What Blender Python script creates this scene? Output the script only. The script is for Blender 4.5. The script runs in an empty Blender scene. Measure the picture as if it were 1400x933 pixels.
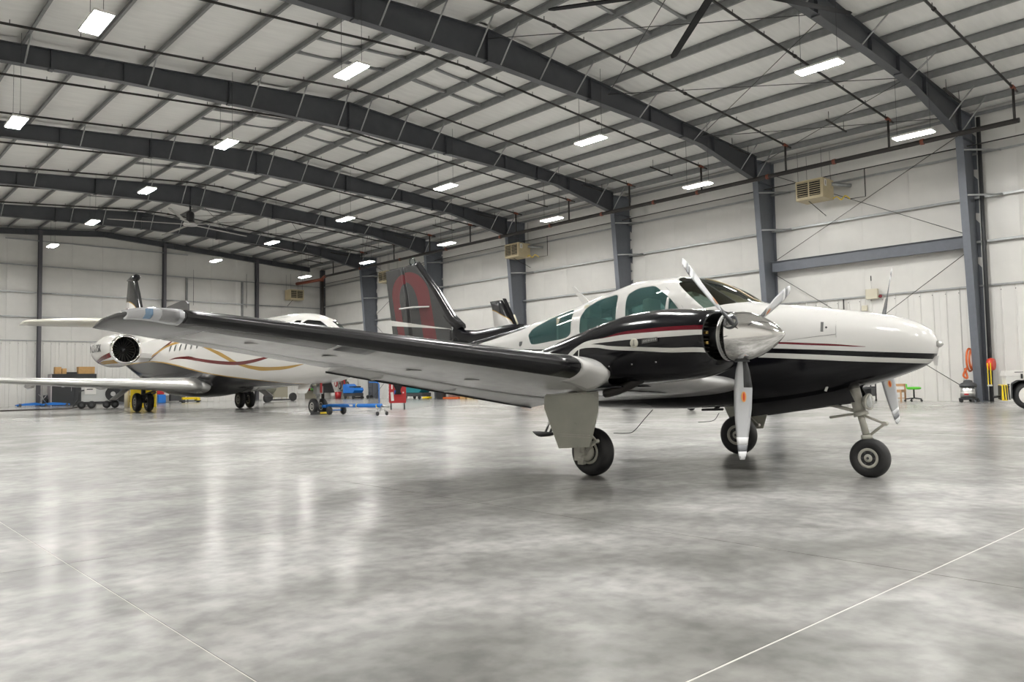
import bpy, bmesh, math, random
from mathutils import Vector, Matrix
random.seed(7)
C = bpy.context.scene.collection
PI = math.pi

# ------------------------------------------------------------------ camera, world, exposure
CAM_F, CAM_TH, CAM_PH, CAM_RO, CAM_H = 1073.15, 0.7388, 0.0535, -0.0171, 0.95
def setup_camera():
    th, ph, ro = CAM_TH, CAM_PH, CAM_RO
    F = Vector((math.sin(th)*math.cos(ph), math.cos(th)*math.cos(ph), math.sin(ph)))
    R0 = Vector((math.cos(th), -math.sin(th), 0)); U0 = R0.cross(F)
    R = math.cos(ro)*R0 + math.sin(ro)*U0
    U = -math.sin(ro)*R0 + math.cos(ro)*U0
    cd = bpy.data.cameras.new('camera'); co = bpy.data.objects.new('camera', cd); C.objects.link(co)
    cd.sensor_width = 36.0; cd.lens = CAM_F/1400*36.0; cd.clip_end = 300; cd.clip_start = 0.05
    m = Matrix((R, U, -F)).transposed().to_4x4(); m.translation = Vector((0, 0, CAM_H))
    co.matrix_world = m
    bpy.context.scene.camera = co
setup_camera()
w = bpy.data.worlds.new('hangar_air'); bpy.context.scene.world = w; w.use_nodes = True
w.node_tree.nodes['Background'].inputs[0].default_value = (0.9, 0.95, 1.0, 1)
w.node_tree.nodes['Background'].inputs[1].default_value = 0.05
vs = bpy.context.scene.view_settings
vs.view_transform = 'Standard'; vs.look = 'None'; vs.exposure = 0.95; vs.gamma = 1.0
LIGHT_STRENGTH = 130.0

# ------------------------------------------------------------------ hangar numbers
S = 8.0465                      # frame spacing
Y1 = 9.557                      # first frame in view
YF = {k: Y1 + (k-1)*S for k in range(-2, 8)}     # frame k -> Y ; 7 is the end wall
YEND = YF[7]; YBACK = YF[-1]
XR = 31.8; XM = 15.17; XL = 2*XM - XR
ZE, ZR = 10.45, 11.66           # purlin underside at the wall and at the ridge
def zroof(x): return ZR - (ZR-ZE)*abs(x-XM)/(XR-XM)

# ------------------------------------------------------------------ materials
MATS = {}
def principled(name, col, rough=0.5, metal=0.0, coat=0.0, noise=0.0, nscale=6.0, bump=0.0, bscale=40.0, spec=0.5, stretch=None):
    if name in MATS: return MATS[name]
    m = bpy.data.materials.new(name); m.use_nodes = True
    nt = m.node_tree; b = nt.nodes['Principled BSDF']
    b.inputs['Base Color'].default_value = (*col, 1)
    b.inputs['Roughness'].default_value = rough
    b.inputs['Metallic'].default_value = metal
    b.inputs['Coat Weight'].default_value = coat
    b.inputs['Coat Roughness'].default_value = 0.04
    b.inputs['Specular IOR Level'].default_value = spec
    tc = nt.nodes.new('ShaderNodeTexCoord')
    mp = nt.nodes.new('ShaderNodeMapping'); nt.links.new(tc.outputs['Object'], mp.inputs[0])
    if stretch: mp.inputs['Scale'].default_value = stretch
    if noise > 0:
        n = nt.nodes.new('ShaderNodeTexNoise'); n.inputs['Scale'].default_value = nscale; n.inputs['Detail'].default_value = 5
        nt.links.new(mp.outputs[0], n.inputs['Vector'])
        mr = nt.nodes.new('ShaderNodeMapRange'); mr.inputs[1].default_value = 0.3; mr.inputs[2].default_value = 0.7
        mr.inputs[3].default_value = 1-noise; mr.inputs[4].default_value = 1+noise
        nt.links.new(n.outputs[0], mr.inputs[0])
        mx = nt.nodes.new('ShaderNodeMix'); mx.data_type = 'RGBA'; mx.blend_type = 'MULTIPLY'; mx.inputs[0].default_value = 1
        mx.inputs[6].default_value = (*col, 1); nt.links.new(mr.outputs[0], mx.inputs[7])
        nt.links.new(mx.outputs[2], b.inputs['Base Color'])
        mr2 = nt.nodes.new('ShaderNodeMapRange'); mr2.inputs[3].default_value = max(0.02, rough*0.8); mr2.inputs[4].default_value = min(1, rough*1.2)
        nt.links.new(n.outputs[0], mr2.inputs[0]); nt.links.new(mr2.outputs[0], b.inputs['Roughness'])
    if bump > 0:
        n2 = nt.nodes.new('ShaderNodeTexNoise'); n2.inputs['Scale'].default_value = bscale; n2.inputs['Detail'].default_value = 3
        nt.links.new(mp.outputs[0], n2.inputs['Vector'])
        bp = nt.nodes.new('ShaderNodeBump'); bp.inputs['Strength'].default_value = bump; bp.inputs['Distance'].default_value = 0.02
        nt.links.new(n2.outputs[0], bp.inputs['Height']); nt.links.new(bp.outputs[0], b.inputs['Normal'])
    MATS[name] = m
    return m
P = principled
steel = P('grey_frame_paint', (0.062, 0.066, 0.074), 0.42, noise=0.10, nscale=3)
galv = P('galvanised_steel', (0.36, 0.37, 0.37), 0.42, 0.55, noise=0.10, nscale=8)
purlin_m = P('primer_grey_purlin', (0.23, 0.235, 0.235), 0.5, 0.2, noise=0.12, nscale=5)
insul = P('white_vinyl_insulation', (0.65, 0.64, 0.61), 0.36, noise=0.03, nscale=2)
insul_roof = P('white_vinyl_roof_insulation', (0.76, 0.755, 0.73), 0.42, noise=0.05, nscale=3, bump=0.35, bscale=1.3, stretch=(0.35, 2.2, 1))
wains = P('white_ribbed_sheet', (0.70, 0.69, 0.66), 0.38, noise=0.03, nscale=1.5)
pipe_m = P('dark_iron_pipe', (0.030, 0.027, 0.025), 0.5, 0.2)
coup_m = P('rust_red_coupling', (0.20, 0.055, 0.03), 0.5)
rod_m = P('bracing_rod', (0.06, 0.06, 0.06), 0.5, 0.4)
black_rub = P('tyre_rubber', (0.018, 0.018, 0.019), 0.55, bump=0.15, bscale=60)
blk_gloss = P('black_paint', (0.006, 0.006, 0.008), 0.16, spec=0.30)
blk_mat = P('matt_black_plastic', (0.018, 0.018, 0.02), 0.55, noise=0.15)
dk_grey = P('dark_grey_plastic', (0.055, 0.057, 0.06), 0.5, noise=0.1)
white_p = P('white_aircraft_paint', (0.64, 0.635, 0.62), 0.14, coat=0.5)
wing_white = P('white_wing_paint', (0.55, 0.55, 0.545), 0.24, noise=0.05, nscale=7)
boot_m = P('black_deice_boot', (0.010, 0.010, 0.012), 0.22, bump=0.10, bscale=9)
wing_dark = P('grey_wing_shade', (0.075, 0.075, 0.078), 0.25)
chrome = P('polished_aluminium', (0.80, 0.79, 0.78), 0.09, 1.0)
alu = P('brushed_aluminium', (0.55, 0.55, 0.54), 0.3, 1.0, noise=0.08)
gear_m = P('grey_white_gear_paint', (0.47, 0.46, 0.41), 0.35, noise=0.12, nscale=14)
red_p = P('red_tool_paint', (0.42, 0.018, 0.022), 0.3)
blue_p = P('blue_paint', (0.012, 0.16, 0.55), 0.35)
yellow_p = P('yellow_paint', (0.82, 0.60, 0.01), 0.4)
teal_p = P('teal_plastic', (0.01, 0.19, 0.22), 0.35)
orange_p = P('orange_plastic', (0.62, 0.12, 0.02), 0.45)
green_p = P('green_vinyl', (0.10, 0.55, 0.03), 0.45)
cardboard = P('cardboard', (0.50, 0.30, 0.12), 0.8, noise=0.1)
wood_m = P('light_wood', (0.48, 0.28, 0.14), 0.55, noise=0.2, nscale=4, stretch=(1, 1, 8))
beige = P('beige_enamel', (0.52, 0.44, 0.28), 0.45, noise=0.06)
cream = P('cream_enamel', (0.62, 0.58, 0.46), 0.5)
white_pl = P('white_enamel', (0.72, 0.71, 0.68), 0.35)
grey_pl = P('light_grey_enamel', (0.50, 0.51, 0.50), 0.4)
blade_m = P('light_grey_blade_paint', (0.50, 0.51, 0.53), 0.3)
blade_white = P('white_blade_tip', (0.80, 0.81, 0.83), 0.3)
leather = P('cream_leather', (0.55, 0.52, 0.40), 0.55)
joint_m = P('pale_joint_filler', (0.62, 0.61, 0.58), 0.5)
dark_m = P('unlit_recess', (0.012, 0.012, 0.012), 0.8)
brass = P('brass_fitting', (0.55, 0.38, 0.12), 0.35, 1.0)
clear_red = P('red_paint_trim', (0.16, 0.012, 0.02), 0.2, coat=0.4)

def glass(name, tint, rough=0.02, film=None, film_mix=0.3):
    m = bpy.data.materials.new(name); m.use_nodes = True; nt = m.node_tree
    for n in list(nt.nodes): nt.nodes.remove(n)
    out = nt.nodes.new('ShaderNodeOutputMaterial')
    t = nt.nodes.new('ShaderNodeBsdfTransparent'); t.inputs[0].default_value = (*tint, 1)
    g = nt.nodes.new('ShaderNodeBsdfGlossy'); g.inputs['Roughness'].default_value = rough; g.inputs[0].default_value = (0.9, 0.95, 0.95, 1)
    f = nt.nodes.new('ShaderNodeFresnel'); f.inputs[0].default_value = 1.5
    x = nt.nodes.new('ShaderNodeMixShader')
    nt.links.new(f.outputs[0], x.inputs[0]); nt.links.new(t.outputs[0], x.inputs[1]); nt.links.new(g.outputs[0], x.inputs[2])
    if film:
        d = nt.nodes.new('ShaderNodeBsdfDiffuse'); d.inputs[0].default_value = (*film, 1)
        y = nt.nodes.new('ShaderNodeMixShader'); y.inputs[0].default_value = film_mix
        nt.links.new(x.outputs[0], y.inputs[1]); nt.links.new(d.outputs[0], y.inputs[2]); x = y
    nt.links.new(x.outputs[0], out.inputs[0]); MATS[name] = m
    return m
teal_glass = glass('teal_tinted_glass', (0.46, 0.66, 0.63), film=(0.09, 0.19, 0.19), film_mix=0.38)
smoke_glass = glass('clear_smoke_glass', (0.74, 0.74, 0.68))
jet_glass = glass('jet_dark_glass', (0.28, 0.33, 0.32))
lens_m = glass('clear_lens', (0.86, 0.88, 0.9), rough=0.05)

def emit(name, col, s):
    m = bpy.data.materials.new(name); m.use_nodes = True; nt = m.node_tree
    b = nt.nodes['Principled BSDF']
    b.inputs['Base Color'].default_value = (*col, 1)
    b.inputs['Emission Color'].default_value = (*col, 1); b.inputs['Emission Strength'].default_value = s
    return m
lamp_m = emit('led_diffuser', (1.0, 0.985, 0.95), LIGHT_STRENGTH)

def bands(name, top, curves, x0, x1, z0, z1, rough=0.15, coat=0.0, axis=0, extra=None):
    """paint scheme on the body: below each curve z(x) the paint turns to that curve's colour; object coordinates"""
    m = bpy.data.materials.new(name); m.use_nodes = True; nt = m.node_tree; b = nt.nodes['Principled BSDF']
    b.inputs['Roughness'].default_value = rough; b.inputs['Coat Weight'].default_value = coat; b.inputs['Specular IOR Level'].default_value = 0.32
    tc = nt.nodes.new('ShaderNodeTexCoord'); sp = nt.nodes.new('ShaderNodeSeparateXYZ'); nt.links.new(tc.outputs['Object'], sp.inputs[0])
    def mr(src, a, c):
        n = nt.nodes.new('ShaderNodeMapRange'); n.inputs[1].default_value = a; n.inputs[2].default_value = c; nt.links.new(src, n.inputs[0]); return n.outputs[0]
    u = mr(sp.outputs[0], x0, x1); v = mr(sp.outputs[2], z0, z1)
    prev = None
    def curve(pts):
        fc = nt.nodes.new('ShaderNodeFloatCurve'); cv = fc.mapping.curves[0]
        q = sorted(((x-x0)/(x1-x0), (z-z0)/(z1-z0)) for x, z in pts)
        if q[0][0] > 0: q.insert(0, (0.0, q[0][1]))
        if q[-1][0] < 1: q.append((1.0, q[-1][1]))
        q = [(min(1, max(0, a)), min(1, max(0, c))) for a, c in q]
        while len(cv.points) < len(q): cv.points.new(0.5, 0.5)
        for p, (a, c) in zip(cv.points, q): p.location = (a, c); p.handle_type = 'AUTO_CLAMPED'
        fc.mapping.update(); nt.links.new(u, fc.inputs['Value']); return fc.outputs[0]
    col = nt.nodes.new('ShaderNodeRGB'); col.outputs[0].default_value = (*top, 1); cur = col.outputs[0]
    for item in curves:
        pts, c = item[0], item[1]
        if len(item) == 3:                       # closed band between two curves
            lo = curve(item[2]); hi = curve(pts)
            a = nt.nodes.new('ShaderNodeMath'); a.operation = 'LESS_THAN'; nt.links.new(v, a.inputs[0]); nt.links.new(hi, a.inputs[1])
            d = nt.nodes.new('ShaderNodeMath'); d.operation = 'GREATER_THAN'; nt.links.new(v, d.inputs[0]); nt.links.new(lo, d.inputs[1])
            k = nt.nodes.new('ShaderNodeMath'); k.operation = 'MULTIPLY'; nt.links.new(a.outputs[0], k.inputs[0]); nt.links.new(d.outputs[0], k.inputs[1])
        else:
            k = nt.nodes.new('ShaderNodeMath'); k.operation = 'LESS_THAN'; nt.links.new(v, k.inputs[0]); nt.links.new(curve(pts), k.inputs[1])
        mx = nt.nodes.new('ShaderNodeMix'); mx.data_type = 'RGBA'; nt.links.new(k.outputs[0], mx.inputs[0])
        nt.links.new(cur, mx.inputs[6]); mx.inputs[7].default_value = (*c, 1); cur = mx.outputs[2]
    nt.links.new(cur, b.inputs['Base Color'])
    return m

# ------------------------------------------------------------------ mesh helpers
class G:
    def __init__(s): s.v = []; s.f = []; s.m = []; s.sm = []
    def add(s, vs, fs, mi=0, sm=False):
        o = len(s.v); s.v += [tuple(v) for v in vs]
        for f in fs: s.f.append(tuple(i+o for i in f)); s.m.append(mi); s.sm.append(sm)
        return s
    def box(s, c, d, mi=0, rz=0.0, mat=None):
        x, y, z = d[0]/2, d[1]/2, d[2]/2
        vs = [Vector((i*x, j*y, k*z)) for k in (-1, 1) for j in (-1, 1) for i in (-1, 1)]
        M = mat if mat else Matrix.Rotation(rz, 4, 'Z')
        vs = [M @ v + Vector(c) for v in vs]
        return s.add(vs, [(0, 2, 3, 1), (4, 5, 7, 6), (0, 1, 5, 4), (2, 6, 7, 3), (0, 4, 6, 2), (1, 3, 7, 5)], mi)
    def bbox(s, c, d, b=0.02, mi=0, rz=0.0):
        """box with bevelled vertical and top edges"""
        bm = bmesh.new(); bmesh.ops.create_cube(bm, size=1)
        for v in bm.verts: v.co = Vector((v.co.x*d[0], v.co.y*d[1], v.co.z*d[2]))
        bmesh.ops.bevel(bm, geom=list(bm.edges), offset=b, segments=2, affect='EDGES', profile=0.6)
        M = Matrix.Rotation(rz, 4, 'Z'); bm.verts.index_update()
        s.add([M @ v.co + Vector(c) for v in bm.verts], [[v.index for v in f.verts] for f in bm.faces], mi, False); bm.free(); return s
    def tube(s, p0, p1, r, n=8, mi=0, r2=None, cap=True):
        p0, p1 = Vector(p0), Vector(p1); d = (p1-p0)
        if d.length < 1e-6: return s
        d.normalize(); a = d.orthogonal().normalized(); b = d.cross(a); r2 = r if r2 is None else r2
        vs = [p0 + (a*math.cos(2*PI*i/n)+b*math.sin(2*PI*i/n))*r for i in range(n)] + [p1 + (a*math.cos(2*PI*i/n)+b*math.sin(2*PI*i/n))*r2 for i in range(n)]
        fs = [(i, (i+1) % n, n+(i+1) % n, n+i) for i in range(n)]
        s.add(vs, fs, mi, True)
        if cap: s.add(vs, [tuple(range(n))[::-1], tuple(range(n, 2*n))], mi)
        return s
    def path(s, pts, r, n=8, mi=0, sub=0):
        pts = [Vector(p) for p in pts]
        if sub:
            out = []
            for i in range(len(pts)-1):
                p0 = pts[max(0, i-1)]; p1 = pts[i]; p2 = pts[i+1]; p3 = pts[min(len(pts)-1, i+2)]
                for k in range(sub):
                    t = k/sub
                    out.append(0.5*((2*p1)+(p2-p0)*t+(2*p0-5*p1+4*p2-p3)*t*t+(3*p1-p0-3*p2+p3)*t**3))
            pts = out+[pts[-1]]
        rings = []; a = None
        for i, p in enumerate(pts):
            d = (pts[min(i+1, len(pts)-1)]-pts[max(i-1, 0)]).normalized()
            a = d.orthogonal().normalized() if a is None else (a-d*a.dot(d)).normalized()
            b = d.cross(a); rings.append([p+(a*math.cos(2*PI*k/n)+b*math.sin(2*PI*k/n))*r for k in range(n)])
        return s.loft(rings, mi=mi)
    def loft(s, rings, mi=0, cap0=True, cap1=True, sm=True, closed=True):
        n = len(rings[0]); vs = [v for r in rings for v in r]; fs = []
        for i in range(len(rings)-1):
            for k in range(n if closed else n-1):
                k2 = (k+1) % n; fs.append((i*n+k, i*n+k2, (i+1)*n+k2, (i+1)*n+k))
        s.add(vs, fs, mi, sm)
        if cap0: s.add(rings[0], [tuple(range(n))[::-1]], mi)
        if cap1: s.add(rings[-1], [tuple(range(n))], mi)
        return s
    def lathe(s, prof, o=(0, 0, 0), ax=(0, 0, 1), n=24, mi=0, sm=True, open_ends=False):
        """prof: (radius, along axis)"""
        ax = Vector(ax).normalized(); a = ax.orthogonal().normalized(); b = ax.cross(a); o = Vector(o)
        rings = [[o+ax*h+(a*math.cos(2*PI*k/n)+b*math.sin(2*PI*k/n))*max(r, 1e-4) for k in range(n)] for r, h in prof]
        return s.loft(rings, mi=mi, cap0=prof[0][0] > 1e-3 and not open_ends, cap1=prof[-1][0] > 1e-3 and not open_ends, sm=sm)
    def prism(s, poly, n, mi=0):
        """poly: 3D planar points, extruded by vector n"""
        n = Vector(n); a = [Vector(p) for p in poly]; k = len(a)
        return s.add(a+[p+n for p in a], [tuple(range(k))[::-1], tuple(range(k, 2*k))]+[(i, (i+1) % k, k+(i+1) % k, k+i) for i in range(k)], mi)
    def mesh(s, name, mats):
        me = bpy.data.meshes.new(name); me.from_pydata(s.v, [], s.f)
        for m in (mats if isinstance(mats, (list, tuple)) else [mats]): me.materials.append(m)
        for p, mi, sm in zip(me.polygons, s.m, s.sm): p.material_index = mi; p.use_smooth = sm
        bm = bmesh.new(); bm.from_mesh(me); bmesh.ops.remove_doubles(bm, verts=bm.verts, dist=1e-5); bmesh.ops.recalc_face_normals(bm, faces=bm.faces); bm.to_mesh(me); bm.free()
        return me
    def obj(s, name, mats, parent=None, loc=None, bevel=0):
        o = bpy.data.objects.new(name, s.mesh(name, mats)); C.objects.link(o)
        if parent: o.parent = parent
        if loc: o.location = loc
        return o
def inst(o, parent=None, loc=None, rot=None, name=None):
    c = o.copy(); C.objects.link(c)
    if parent: c.parent = parent
    if loc is not None: c.location = loc
    if rot is not None: c.rotation_euler = rot
    return c
def thing(name, label, cat, loc=(0, 0, 0), rz=0.0, group=None):
    o = bpy.data.objects.new(name, None); C.objects.link(o); o.location = loc; o.rotation_euler = (0, 0, rz)
    o.empty_display_size = 0.2
    o['label'] = label; o['category'] = cat
    if group: o['group'] = group
    return o
def tag(o, label, cat, group=None):
    o['label'] = label; o['category'] = cat
    if group: o['group'] = group
    return o
def structure(name, label=None):
    o = bpy.data.objects.new(name, None); C.objects.link(o); o['kind'] = 'structure'
    if label: o['label'] = label
    return o
def lab(o, t): o['label'] = t; return o

# ================================================================== THE SETTING
# ---- concrete material
def concrete():
    m = bpy.data.materials.new('polished_concrete'); m.use_nodes = True; nt = m.node_tree; b = nt.nodes['Principled BSDF']
    g = nt.nodes.new('ShaderNodeNewGeometry')
    def noise(sc, det, stretch=None, dist=0.0):
        mp = nt.nodes.new('ShaderNodeMapping'); nt.links.new(g.outputs['Position'], mp.inputs[0])
        if stretch: mp.inputs['Scale'].default_value = stretch
        n = nt.nodes.new('ShaderNodeTexNoise'); n.inputs['Scale'].default_value = sc; n.inputs['Detail'].default_value = det
        n.inputs['Distortion'].default_value = dist; nt.links.new(mp.outputs[0], n.inputs['Vector']); return n.outputs[0]
    a = noise(0.22, 6, dist=0.8); c = noise(1.6, 8, dist=0.5); d = noise(9, 6)
    def ramp(src, p0, c0, p1, c1):
        r = nt.nodes.new('ShaderNodeValToRGB'); e = r.color_ramp.elements
        e[0].position = p0; e[0].color = (*c0, 1); e[1].position = p1; e[1].color = (*c1, 1); nt.links.new(src, r.inputs[0]); return r.outputs[0]
    base = ramp(a, 0.36, (0.215, 0.212, 0.203), 0.60, (0.430, 0.427, 0.420))
    t1 = ramp(c, 0.34, (0.66, 0.66, 0.65), 0.62, (1.18, 1.175, 1.17)); t2 = ramp(d, 0.34, (0.76, 0.76, 0.76), 0.62, (1.10, 1.10, 1.10))
    def mul(x, y):
        k = nt.nodes.new('ShaderNodeMix'); k.data_type = 'RGBA'; k.blend_type = 'MULTIPLY'; k.inputs[0].default_value = 1
        nt.links.new(x, k.inputs[6]); nt.links.new(y, k.inputs[7]); return k.outputs[2]
    nt.links.new(mul(mul(base, t1), t2), b.inputs['Base Color'])
    mr = nt.nodes.new('ShaderNodeMapRange'); mr.inputs[1].default_value = 0.3; mr.inputs[2].default_value = 0.7
    mr.inputs[3].default_value = 0.36; mr.inputs[4].default_value = 0.42; nt.links.new(a, mr.inputs[0]); nt.links.new(mr.outputs[0], b.inputs['Roughness'])
    b.inputs['Specular IOR Level'].default_value = 0.22
    w1 = noise(0.7, 1); w2 = noise(2.5, 1)
    ad = nt.nodes.new('ShaderNodeMath'); ad.operation = 'MULTIPLY_ADD'; nt.links.new(w2, ad.inputs[0]); ad.inputs[1].default_value = 0.22; nt.links.new(w1, ad.inputs[2])
    bp = nt.nodes.new('ShaderNodeBump'); bp.inputs['Strength'].default_value = 0.10; bp.inputs['Distance'].default_value = 0.006
    nt.links.new(ad.outputs[0], bp.inputs['Height']); nt.links.new(bp.outputs[0], b.inputs['Normal'])
    # clear sealer: mirror-like only at a shallow angle
    gl = nt.nodes.new('ShaderNodeBsdfGlossy'); gl.inputs['Roughness'].default_value = 0.19; gl.inputs[0].default_value = (0.97, 0.97, 0.96, 1)
    nt.links.new(bp.outputs[0], gl.inputs['Normal'])
    lw = nt.nodes.new('ShaderNodeLayerWeight'); lw.inputs[0].default_value = 0.5
    pw = nt.nodes.new('ShaderNodeMath'); pw.operation = 'POWER'; pw.inputs[1].default_value = 11.0; nt.links.new(lw.outputs['Facing'], pw.inputs[0])
    sc = nt.nodes.new('ShaderNodeMath'); sc.operation = 'MULTIPLY'; sc.inputs[1].default_value = 0.85; nt.links.new(pw.outputs[0], sc.inputs[0])
    mx = nt.nodes.new('ShaderNodeMixShader'); nt.links.new(sc.outputs[0], mx.inputs[0]); nt.links.new(b.outputs[0], mx.inputs[1]); nt.links.new(gl.outputs[0], mx.inputs[2])
    nt.links.new(mx.outputs[0], nt.nodes['Material Output'].inputs[0])
    return m
conc = concrete()
floor = structure('floor', 'polished grey concrete hangar floor cut into slabs by straight joints')
G().box(((XL+XR)/2, (YBACK+YEND)/2, -0.0965), (XR-XL+0.6, YEND-YBACK+0.6, 0.19)).obj('joint_filler', joint_m, floor)
XS = [XL-0.2, 1.12, 4.05, 7.45, 10.6, 13.68, 17.1, 20.6, 24.1, 27.8, XR+0.2]
YS = [YBACK-0.2, -2.0, 1.51, 4.90, 8.70, 12.5, 16.3, 20.1, 23.9, 27.7, 31.5, 35.3, 39.1, 42.9, 46.7, 50.5, 54.3, YEND+0.2]
GX = {13.68: 0.09}; GY = {1.51: 0.011}
for i in range(len(XS)-1):
    for j in range(len(YS)-1):
        x0 = XS[i]+GX.get(XS[i], 0.006)/2; x1 = XS[i+1]-GX.get(XS[i+1], 0.006)/2
        y0 = YS[j]+GY.get(YS[j], 0.006)/2; y1 = YS[j+1]-GY.get(YS[j+1], 0.006)/2
        g = G(); g.box(((x0+x1)/2, (y0+y1)/2, -0.002), (x1-x0, y1-y0, 0.004)); g.obj('floor_slab', conc, floor)
G().box((13.70, (YBACK+YEND)/2, -0.002), (0.035, YEND-YBACK, 0.005)).obj('drain_strip', galv, floor)

# ---- walls
def ribbed(width, height):
    g = G(); p = [(0, 0)]
    for r in (0.25, 0.75):
        c = r*width; p += [(c-0.035, 0), (c-0.018, 0.028), (c+0.018, 0.028), (c+0.035, 0)]
    p += [(width, 0)]
    n = len(p); vs = [(a, b, z) for z in (0, height) for a, b in p]
    g.add(vs, [(i, i+1, n+i+1, n+i) for i in range(n-1)])
    g.add([(0, 0, 0), (0, 0, height), (0, -0.012, height), (0, -0.012, 0)], [(0, 1, 2, 3)])
    for r in (0.25, 0.75): g.box((r*width, 0.03, height-0.19), (0.03, 0.012, 0.03), 1)
    return g
def quilt(width, height, seed, amp=0.035, nx=6, nz=6):
    rr = random.Random(seed); g = G(); vs = []
    for j in range(nz+1):
        for i in range(nx+1):
            u, v = i/nx, j/nz
            b = amp*(1-(2*u-1)**4)*(1-(2*v-1)**4)*(0.7+0.6*rr.random())
            vs.append((u*width, b, v*height))
    fs = [(j*(nx+1)+i, j*(nx+1)+i+1, (j+1)*(nx+1)+i+1, (j+1)*(nx+1)+i) for j in range(nz) for i in range(nx)]
    g.add(vs, fs, 0, True); return g
ZW = 4.19
PW = 0.915
def wall(name, label, origin, ang, length, rows, girt_z, quilts=True, gable=None):
    """wall along local x, inner side local +y"""
    w_ = structure(name, label); w_.location = origin; w_.rotation_euler = (0, 0, ang)
    n = int(round(length/PW)); pw = length/n
    first = ribbed(pw-0.004, ZW).obj('wall_sheet', [wains, dk_grey], w_)
    for i in range(1, n): inst(first, w_, (i*pw, 0, 0))
    G().box((length/2, -0.06, 6.0), (length, 0.08, 12.1)).obj('outer_skin', insul, w_) if gable is None else None
    qn = int(round(length/1.83)); qw = length/qn
    for a, b_ in zip(rows[:-1], rows[1:]):
        base = [quilt(qw-0.003, b_-a, s_).obj('insulation_panel', insul, w_, (0, 0, a)) for s_ in range(4)]
        for i in range(qn):
            if i < 4: base[i].location = (i*qw, 0, a)
            else: inst(base[(i*7+i//3) % 4], w_, (i*qw, 0, a))
    if gable:
        for i in range(qn):
            g = G(); x0, x1 = i*qw, (i+1)*qw-0.003
            t0, t1 = gable(x0), gable(x1); zb = rows[-1]; nn = 5; vs = []
            rr = random.Random(i)
            for j in range(nn+1):
                for k in range(nn+1):
                    u, v = k/nn, j/nn; tt = t0+(t1-t0)*u
                    vs.append((x0+(x1-x0)*u, 0.03*(1-(2*u-1)**4)*(1-(2*v-1)**4)*(0.7+0.6*rr.random()), zb+(tt-zb)*v))
            g.add(vs, [(j*(nn+1)+k, j*(nn+1)+k+1, (j+1)*(nn+1)+k+1, (j+1)*(nn+1)+k) for j in range(nn) for k in range(nn)], 0, True)
            g.obj('insulation_panel', insul, w_)
    return w_
def zgirt(g, p0, p1, inward, h=0.2, d=0.17, mi=0):
    """C section with its web facing up, lips down; runs p0->p1"""
    p0, p1, n = Vector(p0), Vector(p1), Vector(inward); z = Vector((0, 0, 1))
    prof = [(0, 0), (d, 0), (d, -h*0.42), (d-0.012, -h*0.42), (d-0.012, -0.012), (0, -0.012)]
    k = len(prof); r0 = [p0+n*a+z*b for a, b in prof]; r1 = [p1+n*a+z*b for a, b in prof]
    g.loft([r0, r1], mi=mi, sm=False); return g
RW = [ZW, 5.82, 7.44, 9.05, 10.62]
LR = YEND-YBACK
wall_right = wall('wall_right', 'long white side wall of ribbed sheets below and vinyl insulation above', (XR, YBACK, 0), PI/2, LR, RW, None)
# local axes of wall_right: x -> +Y world, y -> -X world
def RWp(y, inset, z): return (y-YBACK, inset, z)
for k in range(0, 7):
    y0, y1 = YF[k]+0.02, YF[k+1]-0.02
    for z in (5.82, 7.44, 9.05):
        if k == 1 and z == 5.82: continue
        g = G(); zgirt(g, RWp(y0, 0.03, z), RWp(y1, 0.03, z), (0, 1, 0)); g.obj('girt', galv, wall_right)
    g = G(); g.box(RWp((y0+y1)/2, 0.06, ZW), (y1-y0, 0.07, 0.06)); g.obj('girt', galv, wall_right)
    g = G(); zgirt(g, RWp(y0, 0.03, 10.52), RWp(y1, 0.03, 10.52), (0, 1, 0), 0.3, 0.2); g.obj('eave_strut', purlin_m, wall_right)
# portal beam between the first two columns
g = G(); y0, y1 = YF[1]+0.1, YF[2]-0.1; yc, L_ = (y0+y1)/2, y1-y0
g.box(RWp(yc, 0.42, 5.80), (L_, 0.012, 0.44)); g.box(RWp(yc, 0.42, 6.02), (L_, 0.2, 0.016)); g.box(RWp(yc, 0.42, 5.58), (L_, 0.2, 0.016))
lab(g.obj('portal_beam', P('blue_grey_column_paint', (0.13, 0.142, 0.165), 0.4, noise=0.06), wall_right), 'heavy grey beam bridging two columns')
col_m = MATS['blue_grey_column_paint']
# cross rods
for k in (1, 5):
    for za, zb in ((6.05, 9.9), (5.5, 0.22)):
        for s_ in (0, 1):
            a, b_ = (za, zb) if s_ == 0 else (zb, za)
            g = G(); g.tube(RWp(YF[k]+0.15, 0.3+0.05*s_, b_), RWp(YF[k+1]-0.15, 0.3+0.05*s_, a), 0.013, 6); g.obj('brace_rod', rod_m, wall_right)
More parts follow.
